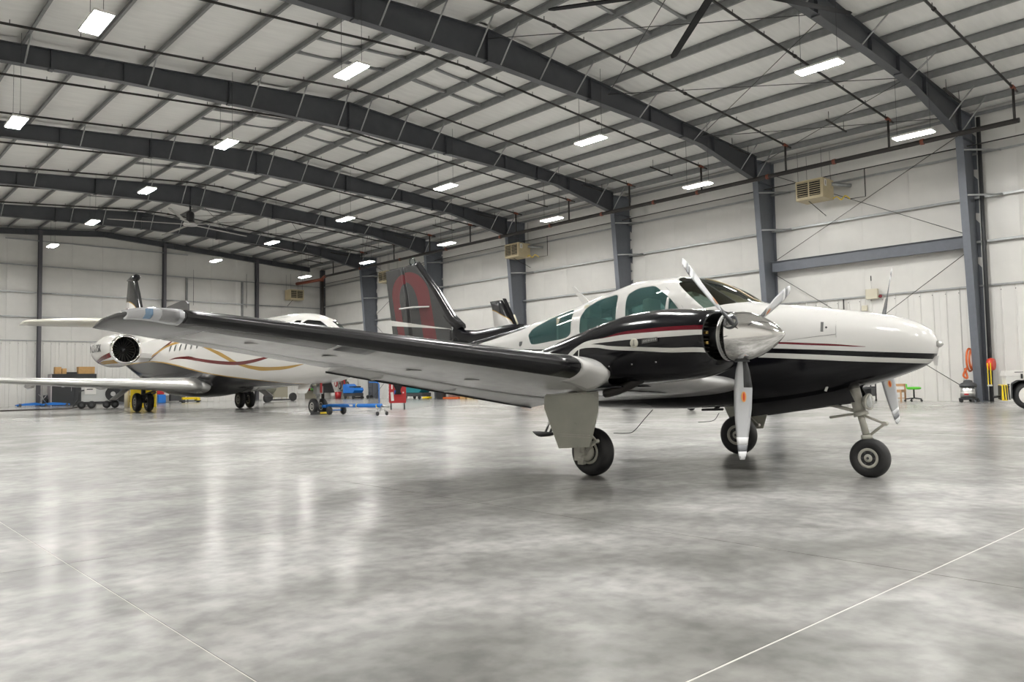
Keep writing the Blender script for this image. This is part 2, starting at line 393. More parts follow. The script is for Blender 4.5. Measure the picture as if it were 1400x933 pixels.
# columns: tapered built-up sections
def column(parent, pos, sgn, k):
    """pos = outer flange at floor in parent space; local: x along wall, y inward"""
    x = pos; zt = 10.45
    g = G(); o = [(0.02, 0), (0.64, 0), (1.40, 9.45), (1.40, zt-0.08), (0.02, zt)]
    g.prism([(x-0.006, a, b) for a, b in o], (0.012, 0, 0))
    def fl(a, b, t=0.016):
        a, b = Vector((x, *a)), Vector((x, *b)); d = (b-a).normalized(); n = d.cross(Vector((1, 0, 0)))
        g.prism([a-Vector((0.125, 0, 0)), a+Vector((0.125, 0, 0)), b+Vector((0.125, 0, 0)), b-Vector((0.125, 0, 0))], n*t)
    fl((0.02, 0), (0.02, zt)); fl((0.64, 0), (1.40, 9.45)); fl((1.40, zt-0.08), (0.02, zt))
    g.box((x, 0.33, 0.012), (0.32, 0.72, 0.024))
    for zz in (9.45,): g.box((x, 0.70, zz), (0.24, 1.36, 0.012))
    c = g.obj('steel_column', col_m, parent)
    for zz, ins in ((9.05, 1.33), (7.44, 1.2)):
        h = G(); h.tube((x-0.12, ins, zz-0.09), (x-0.95, 0.16, zz-0.06), 0.035, 6); lab(h.obj('flange_brace', galv, c), 'galvanised diagonal strut from column to girt')
    return c
for k in range(0, 7): column(wall_right, YF[k]-YBACK, 1, k)
G().box(RWp(YEND-0.3, 0.22, 5.2), (0.24, 0.36, 10.4)).obj('steel_column', steel, wall_right)

# ---- end wall
LX = XR-XL
def gz(x): return zroof(XL+x)+0.2          # local x from left corner
wall_back = wall('wall_back', 'white end wall behind the business jet with dark steel posts', (XR, YEND, 0), PI, LX, [ZW, 5.75, 7.31, 9.05], None, gable=lambda x: zroof(XR-x)+0.2)
def EWp(x, inset, z): return (XR-x, inset, z)
for z in (5.75, 7.31, 9.05):
    xs = [XL+0.05, 11.35, 19.1, 25.95, XR-0.25]
    for a, b_ in zip(xs[:-1], xs[1:]):
        g = G(); zgirt(g, EWp(a+0.1, 0.03, z), EWp(b_-0.1, 0.03, z), (0, 1, 0)); g.obj('girt', galv, wall_back)
g = G(); zgirt(g, EWp(9.5, 0.03, 10.68), EWp(20.8, 0.03, 10.68), (0, 1, 0)); g.obj('girt', galv, wall_back)
for a in range(len(xs)-1):
    g = G(); g.box(EWp((xs[a]+xs[a+1])/2, 0.05, ZW), (xs[a+1]-xs[a], 0.06, 0.06)); g.obj('girt', galv, wall_back)
for x in (3.6, 11.4, 19.12, 25.97):
    zt = zroof(x)-0.05; g = G()
    g.box(EWp(x, 0.30, zt/2), (0.012, 0.30, zt)); g.box(EWp(x, 0.14, zt/2), (0.20, 0.014, zt)); g.box(EWp(x, 0.46, zt/2), (0.20, 0.014, zt))
    g.box(EWp(x, 0.30, 0.01), (0.3, 0.4, 0.02)); g.obj('steel_column', P('dark_plum_grey_paint', (0.085, 0.082, 0.092), 0.45), wall_back)
    h = G(); h.tube(EWp(x+0.12, 0.45, 7.25), EWp(x+0.75, 0.15, 7.27), 0.03, 6); h.obj('flange_brace', galv, wall_back)
for x in (20.75, 24.9): G().box(EWp(x, 0.1, 7.4), (0.13, 0.14, 3.3)).obj('door_jamb', purlin_m, wall_back)
for x in (21.2, 25.2): G().tube(EWp(x, 0.2, 7.0), EWp(x, 0.2, 9.6), 0.012, 6).obj('lightning_rod', rod_m, wall_back)
# walls behind the photographer: plain
for nm, c_, d_ in (('wall_left', (XL-0.05, (YBACK+YEND)/2, 5.25), (0.1, LR, 10.5)), ('wall_front', ((XL+XR)/2, YBACK-0.05, 5.9), (LX+0.2, 0.1, 11.8))):
    o = G().box(c_, d_).obj(nm, insul); o['kind'] = 'structure'

# ---- ceiling: insulation, purlins, rafters, rods
ceiling = structure('ceiling', 'white insulated hangar roof on grey purlins and dark tapered rafters')
US = [0.49+1.68*i for i in range(9)]+[15.45]
pxs = sorted([XM+u for u in US]+[XM-u for u in US])
def purlin(x):
    g = G(); z = zroof(x); s_ = 1 if x > XM else -1
    prof = [(-0.0, 0), (0.075*s_, 0), (0.075*s_, 0.012), (0.008*s_, 0.012), (0.008*s_, 0.215), (-0.07*s_, 0.215), (-0.07*s_, 0.20), (0, 0.20)]
    r = [[(x+a, y, z+b) for a, b in prof] for y in (YBACK, YEND)]
    g.loft(r, sm=False); return g.obj('purlin', purlin_m, ceiling)
for x in pxs: purlin(x)
def roof_quilt(x0, x1, y0, y1, seed):
    rr = random.Random(seed); nx, ny = 5, 22; g = G(); vs = []
    row = [rr.uniform(-1, 1) for _ in range(ny+1)]
    for j in range(ny+1):
        for i in range(nx+1):
            u, v = i/nx, j/ny; x = x0+(x1-x0)*u
            e = 1-(2*u-1)**4
            vs.append((x, y0+(y1-y0)*v, zroof(x)+0.235-e*(0.065+0.032*row[j]+0.014*rr.random())))
    g.add(vs, [(j*(nx+1)+i, j*(nx+1)+i+1, (j+1)*(nx+1)+i+1, (j+1)*(nx+1)+i) for j in range(ny) for i in range(nx)], 0, True); return g
xb = [XL]+pxs+[XR]
yb = [YBACK]+[YF[k] for k in range(0, 8)]
sd = 0
for j in range(len(yb)-1):
    for i in range(len(xb)-1):
        sd += 1; roof_quilt(xb[i], xb[i+1], yb[j], yb[j+1], sd).obj('insulation_panel', insul_roof, ceiling)
g = G()
for s_ in (-1, 1): g.prism([(XM, YBACK, ZR+0.30), (XM+s_*(XR-XM+0.1), YBACK, ZE+0.30), (XM+s_*(XR-XM+0.1), YBACK, ZE+0.36), (XM, YBACK, ZR+0.36)], (0, LR, 0))
g.obj('roof_deck', insul_roof, ceiling)
BOT = [(0, 10.64), (4, 10.56), (8, 10.45), (11.15, 10.27), (12.2, 10.06), (15.25, 9.47)]
def rbot(u):
    for (a, b_), (c_, d_) in zip(BOT[:-1], BOT[1:]):
        if u <= c_: return b_+(d_-b_)*(u-a)/(c_-a)
    return BOT[-1][1]
def rafter(y, end=False):
    g = G(); us = [0, 2, 4, 6, 8, 9.6, 11.15, 12.2, 13.7, 15.25]
    bot = (lambda u: zroof(XM+u)-0.36) if end else rbot
    xs_ = [XM-u for u in us[::-1]]+[XM+u for u in us[1:]]
    top = [(x, y, zroof(x)-0.012) for x in xs_]; bt = [(x, y, bot(abs(x-XM))) for x in xs_]; n = len(xs_)
    for dy in (-0.006, 0.006):
        g.add([(a, b_+dy, c_) for a, b_, c_ in top+bt], [(i, i+1, n+i+1, n+i) for i in range(n-1)])
    for line, t in ((top, -0.016), (bt, 0.016)):
        hw = 0.13
        r = [[(a, b_-hw, c_), (a, b_+hw, c_), (a, b_+hw, c_+t), (a, b_-hw, c_+t)] for a, b_, c_ in line]
        g.loft(r, sm=False)
    for u in (0, 4.6, 7.9, 9.9, 12.0, 15.2):
        for s_ in ((-1, 1) if u else (1,)):
            x = XM+s_*u; h = zroof(x)-0.02-bot(u)
            g.box((x, y-0.06, bot(u)+h/2), (0.014, 0.11, h)); 
            if u in (0, 4.6, 9.9) and not end: g.box((x, y-0.06, bot(u)-0.02), (0.12, 0.24, 0.05))
    r = g.obj('rafter', steel, ceiling)
    if not end:
        for u in (0.49, 2.17, 3.85, 7.21, 10.57, 13.93, 15.1):
            for s_ in (-1, 1):
                x = XM+s_*u; h = G(); h.tube((x, y-0.12, bot(u)+0.02), (x, y-0.95, zroof(x)+0.05), 0.026, 5)
                h.obj('flange_brace', galv, r)
    return r
for k in range(0, 7): rafter(YF[k])
rafter(YEND-0.35, True)
# bridging bars between purlins near the ridge, and roof bracing
for k in range(0, 7):
    yc = (YF[k]+YF[k+1])/2
    for s_ in (-1, 1):
        for dy in (-0.55, 0.75):
            g = G()
            for a, b_ in ((US[0], US[1]), (US[1], US[2])):
                x0, x1 = XM+s_*a, XM+s_*b_
                g.prism([(x0, yc+dy, zroof(x0)+0.10), (x1, yc+dy, zroof(x1)+0.10), (x1, yc+dy, zroof(x1)+0.2), (x0, yc+dy, zroof(x0)+0.2)], (0, 0.10, 0))
            g.obj('purlin_bridging', purlin_m, ceiling)
for k in (1, 5):
    nodes = [XM, XM+5.5, XM+11, XR-1.2]
    for a, b_ in zip(nodes[:-1], nodes[1:]):
        for s_ in (0, 1):
            p, q = (a, b_) if s_ else (b_, a)
            G().tube((p, YF[k]+0.1, zroof(p)-0.32), (q, YF[k+1]-0.1, zroof(q)-0.32), 0.012, 6).obj('brace_rod', rod_m, ceiling)

# ================================================================== ROOF AND WALL SERVICES
# ---- lights
def make_light(x, k, z, label):
    y = YF[k]-0.12
    t = thing('ceiling_light', label, 'light', (x, y, z), 0, 'high bay lights under the roof')
    if 'proto' not in make_light.__dict__:
        h = G(); h.bbox((0, 0, 0.035), (0.40, 1.20, 0.06), 0.012); make_light.proto = [h.mesh('housing', white_pl)]
        d = G()
        d.box((-0.095, 0, -0.006), (0.165, 1.14, 0.012)); d.box((0.095, 0, -0.006), (0.165, 1.14, 0.012)); make_light.proto.append(d.mesh('diffuser', lamp_m))
    for nm, me in zip(('housing', 'diffuser'), make_light.proto):
        o = bpy.data.objects.new(nm, me); C.objects.link(o); o.parent = t
    zt = zroof(x)+0.1-z
    for dy in (-0.5, 0.5):
        c = G(); c.tube((0, dy, 0.06), (0, dy, zt), 0.006, 4); c.obj('hanger_cable', rod_m, t)
    return t
ORD = ['nearest', 'second', 'third', 'fourth', 'fifth', 'sixth', 'seventh', 'eighth']
rows = [(4.42, 8.55, 'far left roof row', (2, 3)), (10.45, 9.1, 'row left of the ridge', (2, 3, 4, 5, 6)),
        (19.68, 9.1, 'row right of the ridge', (1, 2, 3, 4, 5, 6)), (25.9, 8.55, 'row along the right wall', (1, 2, 3, 4, 5, 6))]
for x, z, nm, vis in rows:
    for k in (-1, 0, 1, 2, 3, 4, 5, 6):
        if k in vis:
            i = vis.index(k)
            lb = 'glowing LED high bay light, %s in view of the %s' % ('farthest' if k == vis[-1] else ORD[i], nm)
        elif k < vis[0]: lb = 'LED high bay light of the %s, %s behind the picture' % (nm, ('last', 'second', 'first')[k+1])
        else: lb = 'LED high bay light of the %s, %s one, left of the picture' % (nm, ORD[k])
        if k == -1: make_light(x, 0, z, lb).location.y = -3.6
        else: make_light(x, k, z, lb)

# ---- sprinkler piping: one network
sp = thing('sprinkler_piping', 'black fire sprinkler pipe network with red couplings under the hangar roof', 'pipe', (29.3, YF[1], 9.24))
def SP(x, y, z): return (x-29.3, y-YF[1], z-9.24)
g = G(); g.tube(SP(29.3, 7.4, 9.24), SP(29.3, 53.0, 9.24), 0.085, 12); g.obj('main_pipe', pipe_m, sp)
for y in (10.4, 13.6, 16.4, 19.8, 22.2, 25.4, 29.0, 33.0, 38.0, 43.0, 48.0):
    G().tube(SP(29.3, y-0.06, 9.24), SP(29.3, y+0.06, 9.24), 0.105, 12).obj('coupling', coup_m, sp)
g = G(); g.path([SP(29.3, 52.9, 9.24), SP(29.35, 53.4, 9.2), SP(29.4, 53.6, 8.9)], 0.11, 10, sub=4); g.obj('elbow', coup_m, sp)
G().tube(SP(29.4, 53.6, 8.95), SP(29.4, 53.6, 0.0), 0.12, 12).obj('standpipe', pipe_m, sp)
G().tube(SP(28.6, 56.2, 8.95), SP(29.3, 53.5, 9.05), 0.12, 10).obj('cross_pipe', coup_m, sp)
for k in range(1, 7):
    for dy in (-2.02, 1.98):
        y = YF[k]+dy
        if y > 55: continue
        zp = lambda x: zroof(x)-0.27
        g = G(); g.path([SP(XL+0.8, y, zp(XL+0.8)), SP(XM-0.7, y, zp(XM-0.7)), SP(XM, y, zp(XM)-0.06), SP(XM+0.7, y, zp(XM+0.7)), SP(29.75, y, zp(29.75))], 0.038, 8)
        x = XL+2.0
        while x < 29.4:
            g.tube(SP(x, y, zp(x)+0.02), SP(x, y, zp(x)+0.13), 0.012, 4); x += 1.68
        g.obj('branch_pipe', pipe_m, sp)
        for x in (XM+0.9, XM-0.9, 22.5):
            G().tube(SP(x-0.06, y, zp(x-0.06)), SP(x+0.06, y, zp(x+0.06)), 0.055, 8).obj('coupling', pipe_m, sp)
        g = G(); g.tube(SP(29.3, y, zp(29.3)), SP(29.3, y, 9.24), 0.042, 8); g.obj('riser', pipe_m, sp)
        G().tube(SP(29.16, y, zp(29.16)), SP(29.44, y, zp(29.44)), 0.062, 8).obj('coupling', coup_m, sp)
        ys = y+1.55
        g = G(); g.tube(SP(27.7, ys, zp(27.7)-0.08), SP(29.3, ys, zp(29.3)-0.08), 0.035, 8)
        for x in (27.9, 29.1): g.tube(SP(x, ys, zp(x)-0.07), SP(x, ys, zroof(x)+0.02), 0.01, 4)
        g.obj('armover_pipe', pipe_m, sp)
# ---- gas line along the right wall
gp = thing('gas_line', 'thin black gas pipe running along the right wall to the unit heaters', 'pipe', (31.15, YF[1], 9.24))
GP = lambda x, y, z: (x-31.15, y-YF[1], z-9.24)
G().tube(GP(31.15, 6.8, 9.24), GP(31.15, 56.5, 9.14), 0.022, 8).obj('pipe_run', pipe_m, gp)
hy = [15.0, 32.85, 46.15]
for y in hy:
    g = G(); g.path([GP(31.15, y-1.75, 9.23), GP(31.15, y-1.75, 8.1), GP(31.0, y-1.2, 8.08)], 0.02, 6); g.obj('drop_pipe', pipe_m, gp)
    g = G(); g.path([GP(31.0, y-1.2, 8.08), GP(30.8, y-1.1, 8.2), GP(30.7, y-0.98, 8.05), GP(30.62, y-0.85, 8.18), GP(30.6, y-0.70, 8.14)], 0.022, 6, sub=5); lab(g.obj('flexible_hose', yellow_p, gp), 'yellow flexible gas hose')
# ---- unit heaters
def heater(loc, rz, label):
    t = thing('unit_heater', label, 'heater', loc, rz, 'unit heaters hung high on the walls')
    G().bbox((0.47, 0, 0.40), (0.94, 1.16, 0.80), 0.03).obj('casing', beige, t)
    for s_ in (-1, 1):
        p = G().box((0.004, s_*0.26+0.02, 0.42), (0.03, 0.45, 0.60)).obj('grille', dark_m, t)
        for i in range(7):
            g = G(); g.box((-0.012, s_*0.26+0.02, 0.16+i*0.087), (0.05, 0.45, 0.012), mat=Matrix.Rotation(0.5, 4, 'Y')); g.obj('louvre', beige, p)
    lab(G().box((0.22, -0.584, 0.60), (0.18, 0.006, 0.26)).obj('data_label', white_pl, t), 'white label with a black bar')
    G().box((0.22, -0.588, 0.60), (0.03, 0.004, 0.17)).obj('label_print', blk_mat, t)
    g = G(); g.tube((0.75, -0.57, 0.62), (1.55, -1.0, 0.60), 0.075, 10); lab(g.obj('flue_pipe', galv, t), 'galvanised flue pipe')
    for sx, sy in ((0.1, -0.5), (0.1, 0.5), (0.85, -0.5), (0.85, 0.5)):
        G().tube((sx, sy, 0.79), (sx, sy, 2.0), 0.008, 5).obj('hanger_rod', rod_m, t)
    G().tube((0.3, 0.2, 0.02), (1.6, 0.1, -0.45), 0.015, 5).obj('stay_rod', rod_m, t)
    return t
heater((30.0, 15.0, 8.15), 0, 'beige gas unit heater high above the twin propeller airplane nose, nearest and largest')
heater((30.0, 32.85, 8.12), 0, 'beige gas unit heater in front of the column above the airplane cabin')
heater((30.0, 46.15, 8.10), 0, 'beige gas unit heater half hidden beside the black airplane fin')
heater((28.75, 56.4, 7.74), PI/2, 'beige gas unit heater on the end wall above the jet cockpit')
# ---- ceiling fans
def fan(y, a0, label, m, z=9.58):
    t = thing('ceiling_fan', label, 'fan', (XM, y, z), 0, 'big ceiling fans under the ridge')
    G().lathe([(0.14, 0.12), (0.2, 0.16), (0.2, 0.62), (0.13, 0.70), (0.06, 0.72)], n=16).obj('motor', blk_mat, t)
    G().tube((0, 0, 0.7), (0, 0, rbot(0)-z+0.03), 0.05, 8).obj('drop_rod', blk_mat, t)
    G().lathe([(0.05, -0.06), (0.34, -0.03), (0.36, 0.05), (0.3, 0.13), (0.1, 0.15)], n=20).obj('hub', alu, t)
    for i in range(5):
        a = a0+i*2*PI/5; g = G(); rings = []
        for r_, c_ in ((0.3, 0.085), (0.6, 0.10), (3.4, 0.095), (3.78, 0.085), (3.9, 0.04)):
            rings.append([(r_, -c_, 0.02), (r_, -c_*0.2, 0.05), (r_, c_, 0.035), (r_, c_*0.9, 0.005), (r_, -c_*0.2, 0.01)])
        g.loft(rings, sm=False); o = g.obj('blade', m, t); o.rotation_euler = (0, 0, a)
    return t
fan(YF[1], math.radians(-21), 'big dark ceiling fan with long blades cut off by the top edge', P('dark_fan_blade', (0.006, 0.006, 0.007), 0.65, spec=0.2), 9.80)
fan(YF[5], math.radians(20), 'big grey five blade ceiling fan hanging from the roof ridge over the jet', P('grey_fan_blade', (0.24, 0.235, 0.22), 0.4))
# ---- small wall devices
t = thing('control_box', 'cream control box with antenna and red bell on the right wall', 'box', (31.62, 13.35, 4.06))
G().bbox((0, 0, 0.19), (0.16, 0.46, 0.40), 0.012).obj('enclosure', cream, t)
G().tube((0, 0.02, 0.39), (0, 0.02, 0.72), 0.006, 5).obj('antenna_mast', alu, t)
G().tube((0, 0.02, 0.72), (0, 0.02, 0.92), 0.018, 6).obj('antenna', blk_mat, t)
G().lathe([(0.07, 0), (0.07, 0.05), (0.035, 0.07), (0.01, 0.075)], (0.0, -0.33, 0.07), (-1, 0, 0), 16).obj('bell', clear_red, t)
tag(G().bbox((31.74, 13.72, 3.72), (0.06, 0.22, 0.22), 0.01).obj('outlet_box', cream), 'small cream outlet box just below the control box', 'box')
tag(G().tube((31.70, 14.55, 4.15), (31.70, 14.55, 0.0), 0.028, 8).obj('conduit_pipe', rod_m), 'thin dark conduit running down the wall left of the control box', 'pipe')
WHITE = (0.60, 0.595, 0.58); BLK = (0.005, 0.005, 0.007); RED = (0.12, 0.006, 0.014); STR = (0.58, 0.575, 0.55)
GOLD = (0.40, 0.24, 0.06); MAR = (0.13, 0.012, 0.012); JW = (0.66, 0.65, 0.625)

# livery edges measured on the bodies: lists of (x, z)
TOPW = [(-5.5, 2.29), (2.9, 2.29)]
FUS_BANDS = [
    ([(-5.5, 2.30), (-2.05, 2.30), (-2.0, 2.29), (2.9, 2.29)], BLK, [(-5.5, 1.36), (-3.6, 1.44), (-3.15, 1.508), (-2.58, 1.603), (-2.16, 1.69), (-2.0, 2.26), (-1.9, 2.30), (2.9, 2.30)]),
    ([(-0.5, 1.325), (1.0, 1.320), (1.50, 1.304), (1.76, 1.285), (2.05, 1.259), (2.30, 1.228), (2.9, 1.2)], RED, [(-0.5, 1.30), (1.0, 1.300), (1.50, 1.286), (1.76, 1.264), (2.05, 1.242), (2.30, 1.226), (2.31, 1.25), (2.9, 1.3)]),
    ([(-5.5, 1.39), (-2.3, 1.39), (-1.6, 1.365), (0, 1.31), (1.41, 1.247), (1.76, 1.223), (2.14, 1.194), (2.49, 1.169), (2.77, 1.150), (2.9, 1.145)], BLK),
    ([(-5.5, 1.375), (-2.3, 1.372), (-1.6, 1.345), (0, 1.27), (1.43, 1.199), (1.76, 1.177), (2.14, 1.146), (2.48, 1.119), (2.74, 1.100), (2.9, 1.09)], STR),
    ([(-5.5, 1.30), (-2.3, 1.30), (0, 1.23), (1.34, 1.159), (1.76, 1.129), (2.13, 1.099), (2.48, 1.076), (2.70, 1.062), (2.9, 1.05)], BLK)]
DARK = (0.014, 0.014, 0.015)
NAC_BANDS = [
    ([(-1.7, 1.0), (0.30, 1.325), (0.55, 1.357), (0.745, 1.396), (1.0, 1.410), (1.233, 1.417), (1.51, 1.414), (1.7, 1.41)], RED, [(-1.7, 1.0), (0.30, 1.325), (0.55, 1.350), (0.75, 1.368), (1.0, 1.374), (1.24, 1.379), (1.53, 1.374), (1.7, 1.37)]),
    ([(-1.7, 1.0), (-0.3, 1.02), (-0.05, 1.12), (0.10, 1.21), (0.151, 1.249), (0.226, 1.291), (0.339, 1.333), (0.55, 1.352), (0.75, 1.370), (1.0, 1.376), (1.24, 1.379), (1.53, 1.374), (1.7, 1.37)], STR, [(-1.7, 1.0), (-0.3, 1.0), (-0.05, 1.06), (0.10, 1.155), (0.18, 1.215), (0.252, 1.262), (0.386, 1.298), (0.65, 1.315), (1.01, 1.325), (1.25, 1.327), (1.53, 1.332), (1.7, 1.335)]),
    ([(-1.7, 0.9), (0.23, 0.9), (0.24, 1.262), (0.386, 1.299), (0.652, 1.271), (1.014, 1.247), (1.245, 1.231), (1.523, 1.223), (1.60, 1.193), (1.7, 1.15)], STR, [(-1.7, 0.95), (0.23, 0.95), (0.252, 1.258), (0.39, 1.269), (0.652, 1.238), (1.011, 1.211), (1.243, 1.191), (1.514, 1.184), (1.60, 1.154), (1.7, 1.11)])]
W3 = [(-2.02, 1.57), (-1.91, 1.43), (-1.14, 1.49), (-1.21, 1.86), (-1.66, 1.775), (-1.98, 1.65)]
W2 = [(-0.99, 1.50), (-0.41, 1.56), (-0.46, 1.97), (-0.80, 1.925), (-0.975, 1.845), (-1.025, 1.73)]
W1 = [(-0.27, 1.58), (0.47, 1.66), (0.29, 1.845), (0.03, 2.015), (-0.21, 2.005), (-0.325, 1.935)]
WSP = [(0.22, 2.4), (0.255, 2.06), (0.35, 1.985), (0.63, 1.69), (0.80, 1.705), (1.09, 1.752), (1.4, 1.85), (1.4, 2.4)]
JET_BANDS = [
    ([(-12, 1.9), (-3.5, 1.95), (-2.9, 2.22), (-2.61, 2.35), (-1.5, 2.66), (-0.68, 2.88), (0.2, 3.2), (0.8, 3.55), (14.2, 3.6)], MAR, [(-12, 1.9), (-3.5, 1.95), (-2.9, 2.10), (-2.61, 2.24), (-1.5, 2.52), (-0.68, 2.75), (0.2, 3.05), (0.8, 3.5), (1.5, 3.65), (14.2, 3.65)]),
    ([(-12, 2.0), (-3.2, 2.1), (-2.26, 2.50), (-1.23, 2.70), (-0.18, 2.90), (0.64, 2.99), (1.5, 3.02), (3.0, 2.9), (4.2, 2.65), (5.1, 2.45), (5.66, 2.34), (6.55, 2.10), (7.19, 1.92), (8.3, 1.745), (9.5, 1.655), (10.61, 1.64), (11.96, 1.69), (14.2, 1.7)], GOLD, [(-12, 2.0), (-3.2, 2.1), (-2.26, 2.42), (-1.23, 2.60), (-0.18, 2.79), (0.64, 2.86), (1.5, 2.9), (3.0, 2.78), (4.2, 2.54), (5.1, 2.33), (6.26, 2.03), (7.0, 1.84), (7.69, 1.715), (8.47, 1.595), (9.42, 1.525), (10.55, 1.528), (11.955, 1.68), (12.3, 1.75), (14.2, 1.9)]),
    ([(-12, 1.9), (-0.2, 2.10), (0.22, 2.193), (1.19, 2.286), (2.26, 2.291), (3.49, 2.17), (5.06, 2.034), (6.54, 1.938), (7.47, 1.909), (8.36, 1.933), (9.29, 1.986), (10.5, 2.05), (14.2, 2.05)], MAR, [(-12, 2.0), (-0.2, 2.15), (0.22, 2.184), (1.2, 2.214), (2.26, 2.169), (3.49, 2.052), (5.05, 1.904), (6.5, 1.81), (7.42, 1.784), (8.33, 1.814), (9.68, 1.936), (10.6, 2.06), (14.2, 2.2)]),
    ([(-12, 2.25), (-3, 2.25), (-0.87, 2.165), (0.81, 2.01), (2.36, 1.82), (3.93, 1.615), (5.73, 1.428), (7.4, 1.300), (8.84, 1.183), (9.8, 1.115), (11, 1.05), (14.2, 0.9)], GOLD),
    ([(-12, 2.2), (-3, 2.2), (-0.87, 2.113), (0.81, 1.959), (2.36, 1.766), (3.9, 1.572), (5.68, 1.395), (7.33, 1.267), (8.79, 1.167), (9.8, 1.10), (11, 1.03), (14.2, 0.85)], BLK)]
ENG_BANDS = [
    ([(-5.6, 1.9), (-4.6, 2.15), (-3.2, 2.36), (-1.8, 2.56), (-1.3, 2.64)], MAR, [(-5.6, 1.9), (-4.6, 2.10), (-3.2, 2.24), (-1.8, 2.36), (-1.3, 2.42)]),
    ([(-5.6, 1.8), (-4.2, 2.1), (-3.2, 2.22), (-1.8, 2.26), (-1.3, 2.28)], GOLD, [(-5.6, 1.8), (-4.2, 2.05), (-3.2, 2.10), (-1.8, 2.11), (-1.3, 2.12)])]

# ================================================================== THE TWIN PROPELLER AIRPLANE (x forward, y left, z up; origin under the main wheels)
def pchip(xs, ys, x):
    n = len(xs)
    if x <= xs[0]: return ys[0]
    if x >= xs[-1]: return ys[-1]
    h = [xs[i+1]-xs[i] for i in range(n-1)]; d = [(ys[i+1]-ys[i])/h[i] for i in range(n-1)]
    m = [d[0]]+[0 if d[i-1]*d[i] <= 0 else 3*(h[i-1]+h[i])/((2*h[i]+h[i-1])/d[i-1]+(h[i]+2*h[i-1])/d[i]) for i in range(1, n-1)]+[d[-1]]
    i = max(j for j in range(n-1) if xs[j] <= x); t = (x-xs[i])/h[i]
    return (2*t**3-3*t*t+1)*ys[i]+(t**3-2*t*t+t)*h[i]*m[i]+(-2*t**3+3*t*t)*ys[i+1]+(t**3-t*t)*h[i]*m[i+1]
def body_rings(tab, n=48, nx=90, y0=0.0, nt=2.4, nb=2.8):
    """tab rows (x, ztop, zbot, halfwidth, zmid)"""
    tab = sorted(tab); xs = [r[0] for r in tab]
    cols = [[r[i] for r in tab] for i in range(1, 5)]
    st = []
    for i in range(nx+1):
        u = i/nx; st.append(xs[0]+(xs[-1]-xs[0])*(u if True else u))
    # finer towards the nose
    span = xs[-1]-xs[0]; st = sorted(set([round(xs[0]+span*(1-(1-i/nx)**1.35), 5) for i in range(nx+1)]))
    rings = []
    for x in st:
        zt, zb, hw, zm = (pchip(xs, c, x) for c in cols)
        r = []
        for k in range(n):
            a = 2*PI*k/n; c, s_ = math.cos(a), math.sin(a); e = (nt(x) if callable(nt) else nt) if s_ >= 0 else nb
            y = hw*math.copysign(abs(c)**(2/e), c); z = zm+((zt-zm) if s_ >= 0 else (zm-zb))*math.copysign(abs(s_)**(2/e), s_)
            r.append(Vector((x, y+y0, z)))
        rings.append(r)
    return rings
def clip_window(bm, poly, ysign=0, yr=(-1, 99)):
    """cuts a convex (x,z) polygon through the skin, returns the faces inside"""
    cx = sum(p[0] for p in poly)/len(poly); cz = sum(p[1] for p in poly)/len(poly)
    ylo, yhi = yr; x0, x1 = min(p[0] for p in poly)-0.15, max(p[0] for p in poly)+0.15; z0, z1 = min(p[1] for p in poly)-0.15, max(p[1] for p in poly)+0.15
    def ok(f):
        c = f.calc_center_median(); return x0 < c.x < x1 and z0 < c.z < z1 and (ysign == 0 or c.y*ysign > 0) and ylo < abs(c.y) < yhi
    inside = [f for f in bm.faces if ok(f)]
    for i in range(len(poly)):
        a, b = poly[i], poly[(i+1) % len(poly)]
        n = Vector((-(b[1]-a[1]), 0, b[0]-a[0])).normalized(); co = Vector((a[0], 0, a[1]))
        if n.dot(Vector((cx, 0, cz))-co) < 0: n = -n
        geom = list(inside)+list({e for f in inside for e in f.edges})+list({v for f in inside for v in f.verts})
        r = bmesh.ops.bisect_plane(bm, geom=geom, dist=1e-5, plane_co=co, plane_no=n)
        fs = {g for g in r['geom'] if isinstance(g, bmesh.types.BMFace)} | {f for f in inside if f.is_valid}
        inside = [f for f in fs if f.is_valid and n.dot(f.calc_center_median()-co) > 0]
    return inside
def smooth_poly(pts, r=0.25, n=4):
    """rounds the corners of a convex polygon"""
    out = []
    for i in range(len(pts)):
        a, b, c = (Vector(pts[(i+k-1) % len(pts)]) for k in range(3))
        p, q = b+(a-b)*r, b+(c-b)*r
        for k in range(n+1):
            t = k/n; out.append(tuple((1-t)**2*p+2*t*(1-t)*b+t*t*q))
    return out
def split_panes(me_bm, sets, offset=0.006):
    """removes each face set from the skin and returns it as its own geometry"""
    res = []
    for fs in sets:
        g = G(); idx = {}
        for f in fs:
            q = []
            for v in f.verts:
                if v not in idx: idx[v] = len(g.v); g.v.append(tuple(v.co-v.normal*offset))
                q.append(idx[v])
            g.f.append(tuple(q)); g.m.append(0); g.sm.append(True)
        res.append(g)
    bmesh.ops.delete(me_bm, geom=[f for fs in sets for f in fs], context='FACES')
    return res

